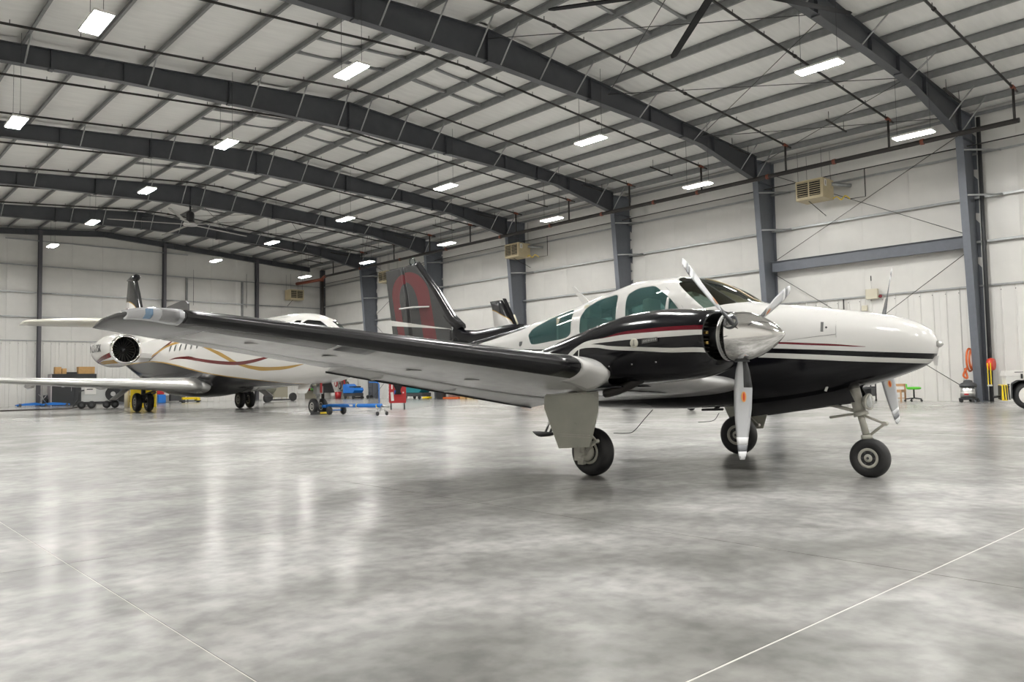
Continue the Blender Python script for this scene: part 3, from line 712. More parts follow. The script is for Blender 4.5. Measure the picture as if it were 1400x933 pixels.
A = math.radians(2.2)
AO = (7.47, 5.42, 0.0)
plane = thing('airplane', 'black and white twin propeller airplane in the foreground with polished spinners', 'airplane', AO, -(PI/2-A))
FUS = [(2.79, 1.245, 1.205, 0.012, 1.225), (2.765, 1.315, 1.135, 0.085, 1.225), (2.70, 1.395, 1.065, 0.165, 1.225), (2.50, 1.492, 0.975, 0.265, 1.225),
       (2.2, 1.565, 0.880, 0.355, 1.22), (1.9, 1.622, 0.805, 0.425, 1.21), (1.56, 1.683, 0.745, 0.495, 1.20), (1.16, 1.742, 0.695, 0.545, 1.19), (1.02, 1.795, 0.68, 0.558, 1.19), (0.9, 1.875, 0.67, 0.565, 1.19),
       (0.7, 1.985, 0.655, 0.575, 1.19), (0.46, 2.072, 0.64, 0.58, 1.19), (0.1, 2.125, 0.625, 0.585, 1.19), (-0.3, 2.122, 0.62, 0.58, 1.19), (-0.63, 2.066, 0.62, 0.565, 1.19),
       (-0.97, 1.985, 0.625, 0.54, 1.19), (-1.33, 1.905, 0.645, 0.50, 1.19), (-1.7, 1.828, 0.68, 0.45, 1.19), (-2.1, 1.76, 0.73, 0.395, 1.2), (-3.0, 1.63, 0.88, 0.29, 1.23),
       (-4.2, 1.50, 1.05, 0.17, 1.27), (-5.2, 1.42, 1.19, 0.07, 1.30), (-5.45, 1.38, 1.25, 0.03, 1.31)]
fus_paint = bands('airplane_body_paint', WHITE, FUS_BANDS, -5.5, 2.9, 0.5, 2.3)
def to_bm(g):
    bm = bmesh.new(); me = g.mesh('tmp', []); bm.from_mesh(me); bpy.data.meshes.remove(me); return bm
NT = lambda x: pchip([-5.5, -2.4, -1.6, 0.7, 1.3, 2.0, 2.8], [2.2, 2.3, 2.7, 2.9, 2.5, 2.2, 2.0], x)
g = G(); g.loft(body_rings(FUS, 56, 110, 0.0, NT)); bm = to_bm(g)
WIN3 = smooth_poly(W3, 0.22); WIN2 = smooth_poly(W2, 0.25); WIN1 = smooth_poly(W1, 0.25)
panes = []
for ys in (-1, 1):
    for poly in (WIN3, WIN2, WIN1): panes.append(clip_window(bm, poly, ys))
ws = clip_window(bm, WSP, 0)
bm.normal_update()
pg = split_panes(bm, panes+[ws], 0.004)
me = bpy.data.meshes.new('fuselage'); bm.to_mesh(me); bm.free(); me.materials.append(fus_paint)
for p in me.polygons: p.use_smooth = True
fus = bpy.data.objects.new('fuselage', me); C.objects.link(fus); fus.parent = plane
fus['label'] = 'white fuselage with black belly and black, white and red stripes'
me.materials.append(P('tan_cabin_liner', (0.24, 0.22, 0.17), 0.7))
so = fus.modifiers.new('skin_thickness', 'SOLIDIFY'); so.thickness = 0.012; so.offset = -1; so.material_offset = 1
for i, q in enumerate(pg[:6]): lab(q.obj('cabin_window', teal_glass, plane), 'teal tinted window')
q = pg[6].obj('windshield', smoke_glass, plane)
# windshield centre post, roof trim, cabin floor, seats, instrument panel
ztop = lambda x: pchip([r[0] for r in sorted(FUS)], [r[1] for r in sorted(FUS)], x)
g = G(); g.loft([[(x, -0.018, ztop(x)-0.012), (x, 0.018, ztop(x)-0.012), (x, 0.018, ztop(x)+0.004), (x, -0.018, ztop(x)+0.004)] for x in (0.44, 0.55, 0.7, 0.85, 1.0, 1.08)], sm=False)
g.obj('windshield_post', P('tan_trim', (0.40, 0.33, 0.2), 0.5), plane)
G().box((-0.5, 0, 0.93), (3.2, 0.95, 0.03)).obj('cabin_floor', dk_grey, plane)
g = G(); g.bbox((0.93, 0, 1.42), (0.22, 0.96, 0.46), 0.05); g.bbox((0.80, 0, 1.60), (0.22, 0.9, 0.10), 0.04); g.obj('instrument_panel', blk_mat, plane)
G().box((-1.45, 0, 1.35), (0.03, 0.80, 0.8)).obj('cabin_bulkhead', leather, plane)
for x in (0.15, -0.72):
    for y in (-0.27, 0.27):
        g = G(); g.bbox((x, y, 1.14), (0.46, 0.42, 0.14), 0.05); g.bbox((x-0.24, y, 1.44), (0.13, 0.42, 0.56), 0.05); g.bbox((x-0.26, y, 1.80), (0.10, 0.25, 0.17), 0.04)
        g.box((x, y, 1.0), (0.3, 0.3, 0.16)); g.obj('seat', leather, plane)
# tail fin, rudder, dorsal
def slab(prof, half, name, mats, parent):
    """prof: outline (x,z) ordered from leading edge; rounded thin body about y=0"""
    g = G(); n = len(prof); cx = sum(p[0] for p in prof)/n; cz = sum(p[1] for p in prof)/n
    ins = [(p[0]+(cx-p[0])*0.12, p[1]+(cz-p[1])*0.05) for p in prof]
    vs = [(p[0], 0, p[1]) for p in prof]+[(p[0], half, p[1]) for p in ins]+[(p[0], -half, p[1]) for p in ins]
    fs = [(i, (i+1) % n, n+(i+1) % n, n+i) for i in range(n)]+[((i+1) % n, i, 2*n+i, 2*n+(i+1) % n) for i in range(n)]
    fs += [tuple(range(n, 2*n)), tuple(range(2*n, 3*n))[::-1]]
    g.add(vs, fs); return g.obj(name, mats, parent)
def fin_paint():
    m = bpy.data.materials.new('airplane_fin_paint'); m.use_nodes = True; nt = m.node_tree; b = nt.nodes['Principled BSDF']
    b.inputs['Roughness'].default_value = 0.22; b.inputs['Coat Weight'].default_value = 0.3
    tc = nt.nodes.new('ShaderNodeTexCoord'); sp = nt.nodes.new('ShaderNodeSeparateXYZ'); nt.links.new(tc.outputs['Object'], sp.inputs[0])
    X, Z = sp.outputs[0], sp.outputs[2]
    def mth(op, a, b_=None, c_=None):
        n = nt.nodes.new('ShaderNodeMath'); n.operation = op
        for i, q in enumerate((a, b_, c_)):
            if q is None: continue
            if isinstance(q, (int, float)): n.inputs[i].default_value = q
            else: nt.links.new(q, n.inputs[i])
        return n.outputs[0]
    def arch(cx, rx, cz, rz, lean):
        """inside of an upside down U: ellipse top, straight sides leaning with z"""
        dz = mth('SUBTRACT', Z, cz); xx = mth('SUBTRACT', mth('SUBTRACT', X, cx), mth('MULTIPLY', dz, lean))
        up = mth('MAXIMUM', dz, 0.0)
        e = mth('ADD', mth('POWER', mth('ABSOLUTE', mth('DIVIDE', xx, rx)), 2.0), mth('POWER', mth('DIVIDE', up, rz), 2.0))
        return mth('LESS_THAN', e, 1.0)
    ring = mth('SUBTRACT', arch(-4.92, 0.49, 2.36, 0.40, -0.24), arch(-4.96, 0.24, 2.24, 0.36, -0.24)); ring = mth('MAXIMUM', ring, 0.0)
    # white wedge
    t = mth('DIVIDE', mth('ADD', X, 5.50), 1.45)
    lo = mth('ADD', 1.925, mth('MULTIPLY', t, -0.135)); hi = mth('ADD', 2.015, mth('MULTIPLY', t, -0.215))
    wedge = mth('MULTIPLY', mth('GREATER_THAN', Z, lo), mth('LESS_THAN', Z, hi))
    def mix(f, a, c):
        n = nt.nodes.new('ShaderNodeMix'); n.data_type = 'RGBA'; nt.links.new(f, n.inputs[0])
        if isinstance(a, tuple): n.inputs[6].default_value = (*a, 1)
        else: nt.links.new(a, n.inputs[6])
        n.inputs[7].default_value = (*c, 1); return n.outputs[2]
    c = mix(ring, (0.030, 0.030, 0.032), (0.115, 0.014, 0.019)); c = mix(wedge, c, (0.72, 0.71, 0.68))
    nt.links.new(c, b.inputs['Base Color']); return m
finp = fin_paint()
FIN = [(-3.90, 1.90), (-4.30, 2.36), (-4.80, 2.865), (-4.93, 2.895), (-5.16, 2.87), (-5.02, 2.3), (-4.86, 1.40), (-3.6, 1.44), (-3.60, 1.70)]
fin = slab(FIN, 0.055, 'tail_fin', finp, plane); lab(fin, 'dark fin with a red arch emblem and a white wedge')
RUD = [(-5.175, 2.87), (-5.64, 2.855), (-5.60, 2.62), (-5.38, 1.50), (-4.88, 1.46), (-5.035, 2.3)]
rud = slab(RUD, 0.045, 'rudder', finp, plane)
g = G(); rings = []
for i, (x, z, h) in enumerate([(-4.86, 2.895, 0.03), (-4.78, 2.87, 0.04), (-4.30, 2.39, 0.05), (-3.93, 1.965, 0.06), (-3.70, 1.80, 0.07)]):
    rings.append([(x-0.10, h*0.95, z-0.05), (x, h*0.8, z-0.01), (x+0.05, 0, z+0.035), (x, -h*0.8, z-0.01), (x-0.10, -h*0.95, z-0.05)])
g.loft(rings, closed=True); lab(g.obj('fin_leading_edge', boot_m, plane), 'glossy black de-icing boot')
g = G(); rings = []
for x, z, h in [(-2.3, 1.738, 0.02), (-2.6, 1.775, 0.035), (-3.0, 1.755, 0.045), (-3.4, 1.728, 0.055), (-3.66, 1.75, 0.06), (-3.80, 1.87, 0.06), (-3.95, 1.95, 0.05)]:
    rings.append([(x, h+0.02, 1.44), (x, h, z-0.07), (x, 0, z), (x, -h, z-0.07), (x, -h-0.02, 1.44)])
g.loft(rings); g.obj('dorsal_fillet', blk_gloss, plane)
g = G(); g.lathe([(0.045, 0), (0.05, 0.03), (0.045, 0.08), (0.02, 0.11), (0.001, 0.115)], (-4.93, 0, 2.885), n=12); lab(g.obj('beacon', lens_m, plane), 'clear beacon on the fin tip')
g = G()
for s_ in (-1, 1): g.prism([(-4.43, s_*0.05, 2.15), (-4.85, s_*0.05, 2.15), (-5.0, s_*0.22, 2.15), (-4.62, s_*0.22, 2.15)], (0, 0, 0.02))
g.obj('blade_antenna', white_p, plane)
# tailplane
def airfoil(n=14, t=0.12, cam=0.02):
    out = []
    for i in range(-n, n+1):
        u = i/n; c = u*u
        yt = 5*t*(0.2969*math.sqrt(c)-0.126*c-0.3516*c*c+0.2843*c**3-0.1036*c**4)
        out.append((c, cam*4*c*(1-c)+math.copysign(yt, u) if i else 0.0))
    return out        # lower TE -> LE -> upper TE
def wing_rings(tab, ys, sgn, c0=0.0, c1=1.0, n=14, grow=0.0, drop=None, lim=None):
    """tab rows (y, LEx, LEz, TEx, TEz, t)"""
    Y = [r[0] for r in tab]; rings = []
    for y in ys:
        lx, lz, tx, tz, t = (pchip(Y, [r[i] for r in tab], y) for i in range(1, 6))
        ch = Vector((tx-lx, 0, tz-lz)); L = ch.length; d = ch/L; up = Vector((-d.z*-1 if False else d.z, 0, -d.x))
        if up.z < 0: up = -up
        ring = []
        def pt(c, s_):
            yt = 5*t*(0.2969*math.sqrt(c)-0.126*c-0.3516*c*c+0.2843*c**3-0.1036*c**4)+grow/L
            z = 0.02*4*c*(1-c)+s_*yt
            return Vector((lx, sgn*y, lz))+d*L*c+up*L*z+(Vector((0, 0, 0)) if c > 0.002 else -d*grow)
        if lim:                                  # nose sleeve: lower lim[0], upper lim[1]
            q = [-(math.sqrt(lim[0]))*(1-i/n) for i in range(n)]+[math.sqrt(lim[1])*i/n for i in range(n+1)] if lim[1] > 0 else [-math.sqrt(lim[0])+(math.sqrt(lim[0])-math.sqrt(-lim[1]))*i/(2*n) for i in range(2*n+1)]
            ring = [pt(u*u, -1 if u < 0 else 1) for u in q]
            inner = [p+d*0.004 for p in ring[::-1]] if False else []
        elif c0 <= 0:
            q = [-math.sqrt(c1)*(1-i/n) for i in range(n)]+[math.sqrt(c1)*i/n for i in range(n+1)]
            ring = [pt(u*u, -1 if u < 0 else 1) for u in q]
        else:
            q = [c0+(c1-c0)*i/n for i in range(n+1)]
            lo = [pt(c, -1) for c in q]; hi = [pt(c, 1) for c in q[::-1]]
            ring = lo+hi
            if drop:
                h = pt(c0, -1); a = drop; ring = [h+Vector(((p-h).x*math.cos(a)-(p-h).z*math.sin(a), (p-h).y, (p-h).x*math.sin(a)+(p-h).z*math.cos(a))) for p in ring]
        rings.append(ring)
    return rings
STAB = [(0.1, -4.25, 1.47, -5.35, 1.44, 0.10), (2.05, -4.72, 1.48, -5.42, 1.46, 0.09), (2.13, -4.9, 1.48, -5.40, 1.46, 0.06)]
for s_ in (-1, 1):
    st = G().loft(wing_rings(STAB, [0.1, 1.0, 2.0, 2.08, 2.13], s_, 0, 0.66)).obj('tailplane', white_p, plane)
    G().loft(wing_rings(STAB, [0.22, 1.0, 2.0, 2.08], s_, 0.67, 1.0)).obj('elevator', white_p, plane)
# ---- wings
WING = [(0.45, 1.12, 0.90, -1.62, 0.675, 0.085), (1.0, 0.98, 0.94, -1.58, 0.740, 0.09), (1.55, 0.66, 1.02, -1.53, 0.815, 0.135), (2.0, 0.54, 1.07, -1.48, 0.876, 0.150), (3.0, 0.35, 1.175, -1.38, 1.013, 0.145), (4.0, 0.16, 1.28, -1.28, 1.15, 0.138),
        (5.0, -0.03, 1.385, -1.18, 1.287, 0.13), (5.45, -0.13, 1.432, -1.135, 1.349, 0.125), (5.62, -0.25, 1.455, -1.125, 1.372, 0.115), (5.74, -0.43, 1.475, -1.12, 1.39, 0.10), (5.81, -0.66, 1.475, -1.12, 1.40, 0.08), (5.84, -0.86, 1.46, -1.12, 1.405, 0.06)]
TIPY = [5.35, 5.45, 5.54, 5.62, 5.68, 5.74, 5.78, 5.81, 5.84]
for s_, side in ((-1, 'right'), (1, 'left')):
    wg = G().loft(wing_rings(WING, [0.45, 0.8, 1.2, 1.6, 2.0, 2.5, 3.0, 3.5, 4.0, 4.6, 5.2, 5.345], s_, 0, 0.76, n=18)).obj('wing', wing_white, plane)
    G().loft(wing_rings(WING, [0.75, 1.3, 1.98, 2.6, 3.2, 3.78], s_, 0.765, 1.0, n=6, drop=0.10)).obj('flap', wing_white, wg)
    G().loft(wing_rings(WING, [3.80, 4.3, 4.8, 5.34], s_, 0.765, 1.0, n=6)).obj('aileron', wing_white, wg)
    tip = G().loft(wing_rings(WING, TIPY, s_, 0, 1.0, n=18)).obj('wingtip', P('grey_tip_paint', (0.055, 0.055, 0.058), 0.22), wg); lab(tip, 'grey rounded wing tip')
    for a, b_ in ((2.24, 5.53),):
        ys = [a+(5.2-a)*i/12 for i in range(13)]+[5.30, 5.345, 5.40, 5.45, 5.49, b_]
        o = G().loft(wing_rings(WING, ys, s_, lim=(0.075, 0.06), n=18, grow=0.008)).obj('deice_boot', boot_m, wg); lab(o, 'glossy black rubber leading edge boot')
    o = G().loft(wing_rings(WING, [4.13, 4.2, 4.3, 4.41], s_, lim=(0.20, -0.05), n=10, grow=0.004)).obj('underside_patch', P('dull_grey_patch', (0.13, 0.13, 0.135), 0.35), wg); lab(o, 'grey patch under the leading edge')
    o = G().loft(wing_rings(WING, [4.45, 4.8, 5.1, 5.345, 5.45, 5.53], s_, lim=(0.22, -0.02), n=10, grow=0.003)).obj('tip_undershade', wing_dark, wg); lab(o, 'dark grey shade painted under the wing near the tip')  # shade under the outer wing, put in as a dark grey skin
    # clear lens on the tip corner with lamp, strip reflector and blue bulb
    lens = G().loft(wing_rings(WING, [5.545, 5.59, 5.62, 5.65, 5.68, 5.71, 5.74, 5.765, 5.785], s_, lim=(0.13, 0.20), n=10, grow=0.012)).obj('light_lens', P('milky_lens', (0.52, 0.53, 0.56), 0.08, coat=0.8), wg); lab(lens, 'clear landing light cover')
    G().loft(wing_rings(WING, [5.57, 5.60, 5.63, 5.655], s_, lim=(0.06, 0.02), n=6, grow=0.016)).obj('light_bar', P('lamp_reflector_grey', (0.30, 0.30, 0.31), 0.3), lens)
    G().loft(wing_rings(WING, [5.695, 5.71, 5.725], s_, lim=(0.065, 0.002), n=6, grow=0.016)).obj('blue_bulb', P('pale_blue_bulb', (0.22, 0.34, 0.50), 0.15), lens)
    # root fillet outboard of the nacelle
    FIL = [(1.93, 0.575, 1.03, -1.3, 0.90, 0.19), (2.05, 0.535, 1.058, -1.3, 0.90, 0.165), (2.22, 0.505, 1.093, -1.3, 0.92, 0.152), (2.26, 0.50, 1.096, -1.3, 0.92, 0.150)]
    o = G().loft(wing_rings(FIL, [1.93, 1.97, 2.01, 2.06, 2.11, 2.17, 2.23], s_, lim=(0.16, 0.10), n=10, grow=0.006)).obj('root_fillet', white_p, wg); lab(o, 'white fillet where the wing meets the engine nacelle')
    o = G().loft(wing_rings(WING, [1.0, 1.2, 1.4, 1.6], s_, lim=(0.46, -0.16), n=6, grow=0.006), cap0=False, cap1=False).obj('wheel_well_panel', blk_gloss, wg); lab(o, 'black panel around the wheel well')
    # antenna-like vent and access plates below the wing
    for y, c_, w_ in ((2.75, 0.45, 0.16), (3.4, 0.45, 0.16), (4.25, 0.42, 0.14), (4.9, 0.42, 0.12)):
        lx, lz, tx, tz, t = (pchip([r[0] for r in WING], [r[i] for r in WING], y) for i in range(1, 6))
        L = lx-tx; yt = 5*t*(0.2969*math.sqrt(c_)-0.126*c_-0.3516*c_*c_+0.2843*c_**3-0.1036*c_**4)-0.08*c_*(1-c_)
        G().lathe([(w_*0.5, 0), (w_*0.5, 0.004)], (lx-L*c_, s_*y, lz+(tz-lz)*c_-yt*L-0.003), n=16).obj('inspection_plate', wing_white, wg)
    for y in (2.3, 3.3):
        lx, lz, tx, tz, t = (pchip([r[0] for r in WING], [r[i] for r in WING], y) for i in range(1, 6))
        G().prism([(tx+0.30, s_*y, tz+0.0), (tx+0.24, s_*y, tz-0.035), (tx+0.08, s_*y, tz-0.055), (tx+0.0, s_*y, tz-0.03)], (0, 0.022, 0)).obj('hinge_bracket', wing_white, wg)
    g = G(); g.prism([(-0.26, s_*5.42, 1.48), (-0.52, s_*5.42, 1.47), (-0.50, s_*5.42, 1.66), (-0.44, s_*5.42, 1.70), (-0.34, s_*5.42, 1.655)], (0, 0.012, 0)) if False else None
# stall fence like grey plate standing on the near wing tip
g = G(); g.prism([(-0.36, -5.45, 1.44), (-0.74, -5.45, 1.44), (-0.74, -5.45, 1.552), (-0.47, -5.45, 1.574), (-0.41, -5.45, 1.570), (-0.36, -5.45, 1.545)], (0, 0.012, 0)); lab(g.obj('tip_plate', P('grey_plate', (0.10, 0.10, 0.105), 0.4), plane), 'dark grey triangular plate above the wing tip')
# ---- nacelles, spinners, propellers
NAC = [(1.53, 1.540, 1.105, 0.355, 1.32), (1.515, 1.553, 1.075, 0.385, 1.31), (1.45, 1.567, 1.02, 0.405, 1.30), (1.24, 1.590, 0.962, 0.435, 1.26), (1.0, 1.608, 0.938, 0.455, 1.25), (0.76, 1.600, 0.920, 0.462, 1.24), (0.34, 1.523, 0.905, 0.462, 1.20),
       (-0.06, 1.415, 0.900, 0.455, 1.15), (-0.55, 1.266, 0.895, 0.40, 1.09), (-1.1, 1.10, 0.88, 0.26, 1.0), (-1.5, 0.99, 0.87, 0.09, 0.93), (-1.62, 0.94, 0.885, 0.02, 0.91)]
nac_paint = bands('nacelle_paint', BLK, NAC_BANDS, -1.7, 1.7, 0.8, 1.7)
def blade(a, hand):
    g = G(); rings = []
    for r_, c_, th, off in ((0.10, 0.045, 0.085, 0.0), (0.20, 0.06, 0.06, 0.0), (0.30, 0.120, 0.040, 0.005), (0.45, 0.165, 0.028, 0.008), (0.62, 0.168, 0.020, 0.005), (0.80, 0.145, 0.014, 0.0), (0.96, 0.110, 0.009, -0.004), (1.03, 0.085, 0.007, -0.006), (1.055, 0.055, 0.004, -0.006)):
        tw = math.radians(70-0 if r_ < 0.12 else 52-38*min(1, (r_-0.15)/0.85)); q = []
        for u, v in ((-0.5, 0), (-0.3, 0.42), (0, 0.5), (0.3, 0.30), (0.5, 0), (0.3, -0.22), (0, -0.3), (-0.3, -0.22)):
            cx, cy = u*c_+off, v*th
            q.append(Vector((cx*math.sin(tw)*1+cy*math.cos(tw), hand*(cx*math.cos(tw)-cy*math.sin(tw)), r_)))
        rings.append(q)
    return rings, g
def propeller(yc, hand, angles, xh=1.70, zh=1.318):
    for a in angles:
        rings, _ = blade(a, hand); R = Matrix.Rotation(-a, 4, 'X'); T = Matrix.Translation((xh, yc, zh))
        tr = lambda rr: [[T @ R @ v for v in r] for r in rr]
        gb = G().loft(tr(rings))
        for fi, f in enumerate(gb.f):
            k8 = [v % 8 for v in f]
            if len(f) == 4 and min(k8) >= 4 or len(f) == 4 and set(k8) == {7, 0}: gb.m[fi] = 1
        b = gb.obj('propeller_blade', [blade_m, dk_grey], plane)
        # painted tip bands, root de-icing boot and maker's oval
        def sleeve(r0, r1, ext, name, m, half=False):
            rs = []
            for i in range(3):
                r_ = r0+(r1-r0)*i/2; j = max(k for k in range(len(rings)-1) if rings[k][0].z <= r_); t = (r_-rings[j][0].z)/(rings[j+1][0].z-rings[j][0].z)
                ring = [p.lerp(q_, t) for p, q_ in zip(rings[j], rings[j+1])]; c = sum(ring, Vector())/8
                ring = [c+(p-c)*1.0+(p-c).normalized()*ext for p in ring]
                if half: ring = [ring[k] for k in (2, 3, 4, 5, 6)]+[(ring[6]+ring[2])/2]
                rs.append(ring)
            return G().loft(tr(rs)).obj(name, m, b)
        sleeve(0.865, 0.930, 0.0012, 'tip_band', blade_white); sleeve(0.985, 1.0535, 0.0012, 'tip_band', blade_white); sleeve(0.930, 0.985, 0.0012, 'tip_band', P('grey_tip_band', (0.27, 0.28, 0.30), 0.3))
        lab(sleeve(0.17, 0.44, 0.002, 'blade_boot', dk_grey, True), 'dark rubber boot on the blade root')
        j = 4; ctr = rings[4]; r_ = 0.52
        rr = [rings[3][k].lerp(rings[4][k], (r_-0.45)/0.17) for k in (1, 2, 3)]
        n = (rr[2]-rr[0]).normalized(); up = Vector((0, 0, 1)); nn = n.cross(up).normalized(); c0 = rr[1]
        if nn.dot(c0-sum(rings[4], Vector())/8) < 0: nn = -nn
        for (hw, hh, off, nm, m) in ((0.024, 0.046, 0.0025, 'maker_oval', P('orange_decal', (0.75, 0.36, 0.10), 0.4)), (0.010, 0.036, 0.0035, 'maker_slash', P('red_decal', (0.62, 0.05, 0.01), 0.4))):
            pts = [c0+nn*off+n*hw*math.cos(2*PI*k/16)+up*hh*math.sin(2*PI*k/16) for k in range(16)]
            g = G(); g.add([T @ R @ p for p in pts], [tuple(range(16))]); g.obj(nm, m, b)
    sp_ = G(); sp_.lathe([(0.205, -0.10), (0.214, -0.03), (0.212, 0.05), (0.198, 0.12), (0.172, 0.19), (0.138, 0.255), (0.099, 0.315), (0.058, 0.365), (0.022, 0.402), (0.008, 0.412), (0.001, 0.414)], (xh-0.02, yc, zh), (1, 0, 0), 40)
    s_o = sp_.obj('spinner', chrome, plane); lab(s_o, 'polished mirror finish propeller spinner')
    G().lathe([(0.208, 0), (0.208, 0.012), (0.1, 0.013)], (xh-0.132, yc, zh), (1, 0, 0), 40).obj('spinner_backplate', alu, s_o)
    for a in angles:
        R = Matrix.Rotation(-a, 4, 'X'); T = Matrix.Translation((xh, yc, zh))
        g = G(); g.lathe([(0.062, 0.13), (0.062, 0.212), (0.066, 0.218), (0.052, 0.222), (0.05, 0.15)], n=20)
        g.v = [tuple(T @ R @ Vector(v)) for v in g.v]; g.obj('blade_cuff', dk_grey, s_o)
    G().tube((xh-0.34, yc, zh), (xh-0.10, yc, zh), 0.10, 16).obj('crankcase_nose', dk_grey, plane)
for s_ in (-1, 1):
    yc = s_*1.52
    rings = body_rings(NAC, 40, 50, yc, 2.5, 2.6)
    n = G(); n.loft(rings, cap0=True, cap1=False)
    na = n.obj('engine_nacelle', nac_paint, plane); lab(na, 'glossy black engine nacelle with white and red stripes')
    # intake mouth: rolled lip going in, dark throat, cooling fins, baffle
    front = rings[-1]; cen = sum(front, Vector())/len(front)
    def ins(f, dx): return [Vector((p.x+dx, cen.y+(p.y-cen.y)*f, cen.z+(p.z-cen.z)*f)) for p in front]
    g = G(); g.loft([front, ins(0.985, 0.006), ins(0.95, 0.0), ins(0.93, -0.05), ins(0.92, -0.22)], cap0=False, cap1=True); it = g.obj('air_intake', [dark_m], na); 
    for q in (-1, 1):
        for i in range(9):
            g = G(); g.box((1.40, yc+q*0.20, 1.16+i*0.036), (0.10, 0.17, 0.008)); g.obj('cooling_fin', P('engine_grey', (0.10, 0.095, 0.085), 0.5, 0.4), it)
        for zz in (1.27, 1.36): G().tube((1.42, yc+q*0.17, zz), (1.47, yc+q*0.16, zz), 0.014, 8).obj('spark_plug', brass, it)
    # exhaust stack, cowl flap, round badge and name plate on both outer sides
    g = G(); g.path([(0.80, yc+s_*0.20, 0.98), (0.68, yc+s_*0.22, 0.92), (0.50, yc+s_*0.24, 0.855), (0.38, yc+s_*0.24, 0.835)], 0.042, 12, sub=4); lab(g.obj('exhaust_pipe', P('sooty_steel', (0.035, 0.032, 0.03), 0.6, 0.5), na), 'sooty black exhaust stack')
    G().tube((0.415, yc+s_*0.24, 0.838), (0.378, yc+s_*0.24, 0.833), 0.034, 12).obj('exhaust_mouth', dark_m, na)
    for i in range(7):
        G().box((0.35+i*0.13, yc+s_*0.463, 1.075+i*0.006), (0.012, 0.006, 0.012)).obj('fastener', alu, na) if i % 2 == 0 else None
    g = G(); g.prism([(0.20, yc-0.30, 0.893), (0.62, yc-0.30, 0.905), (0.62, yc+0.30, 0.905), (0.20, yc+0.30, 0.893)], (0, 0, -0.012)); g.obj('cowl_flap', blk_gloss, na)
    yb_ = yc+s_*0.462
    bd = G().lathe([(0.043, 0), (0.043, 0.006), (0.035, 0.008), (0.001, 0.008)], (0.90, yb_-s_*0.002, 1.287), (0, s_, 0), 24).obj('round_badge', P('pale_badge', (0.62, 0.60, 0.52), 0.4), na); lab(bd, 'round cream badge')
    g = G(); g.box((0.90, yb_+s_*0.0075, 1.287), (0.008, 0.004, 0.055)); g.prism([(0.888, yb_+s_*0.006, 1.262), (0.912, yb_+s_*0.006, 1.262), (0.90, yb_+s_*0.006, 1.312)], (0, s_*0.003, 0)); g.obj('badge_emblem', P('badge_grey', (0.30, 0.29, 0.25), 0.5), bd)
    npl = G(); npl.prism([(0.985, yb_, 1.276), (1.145, yb_-s_*0.008, 1.292), (1.145, yb_-s_*0.008, 1.330), (0.985, yb_, 1.316)], (0, s_*0.003, 0)); np_ = npl.obj('name_plate', P('plate_grey', (0.14, 0.14, 0.135), 0.35, 0.6), na); lab(np_, 'small metal name plate')
    g = G()
    for i in range(8):
        x = 0.998+i*0.0175; z = 1.283+(x-0.985)*0.1; yy = yb_+s_*0.003-s_*0.008*(x-0.985)/0.16
        g.prism([(x, yy, z+0.004), (x+0.004, yy, z+0.004), (x+0.010, yy, z+0.026), (x+0.006, yy, z+0.026)], (0, s_*0.002, 0))
        if i % 2: g.prism([(x, yy, z+0.012), (x+0.013, yy, z+0.013), (x+0.013, yy, z+0.017), (x, yy, z+0.016)], (0, s_*0.002, 0))
    g.obj('plate_relief', grey_pl, np_)
ALL = math.radians
propeller(-1.52, -1, [ALL(182.5), ALL(62.5), ALL(-57.5)])
propeller(1.52, -1, [ALL(30), ALL(150), ALL(-90)])
# ---- landing gear
def wheel(parent, c, R, wd, name, n=36):
    """axle along y"""
    t = G(); h = wd/2; pr = []
    for i in range(17):
        a = PI*(i/16); pr.append((R-0.5*wd*0.85+0.5*wd*0.85*math.sin(a)**0.75 if 0 < a < PI else R-0.5*wd*0.85, -h*math.cos(a)))
    pr = [(R*0.50, -h*0.72), (R*0.56, -h*0.92)]+[(max(r, R*0.60), z) for r, z in pr]+[(R*0.56, h*0.92), (R*0.50, h*0.72)]
    t.lathe(pr, c, (0, 1, 0), n)
    t.v = [(x, y, max(z, c[2]-R+0.0)) for x, y, z in t.v]
    # flat contact patch
    zf = 0.0
    t.v = [(x, y, max(z, zf)) for x, y, z in t.v]
    o = t.obj(name, black_rub, parent)
    for s_ in (-1, 1):
        g = G(); g.lathe([(R*0.52, 0.70*h), (R*0.50, 0.86*h), (R*0.40, 0.82*h), (R*0.33, 0.60*h), (R*0.22, 0.55*h), (R*0.20, 0.80*h), (R*0.10, 0.86*h), (0.001, 0.86*h)], c, (0, s_, 0), 28); rim = g.obj('wheel_rim', gear_m, o)
        for i in range(6):
            a = 2*PI*i/6; g = G(); q = (c[0]+R*0.31*math.cos(a), c[1]+s_*0.585*h, c[2]+R*0.31*math.sin(a)); g.tube(q, (q[0], q[1]+s_*0.02, q[2]), R*0.045, 8); g.obj('rim_bolt', dk_grey, o)
        G().tube((c[0], c[1]+s_*0.84*h, c[2]), (c[0], c[1]+s_*0.92*h, c[2]), R*0.07, 10).obj('hub_cap', dk_grey, o)
    return o
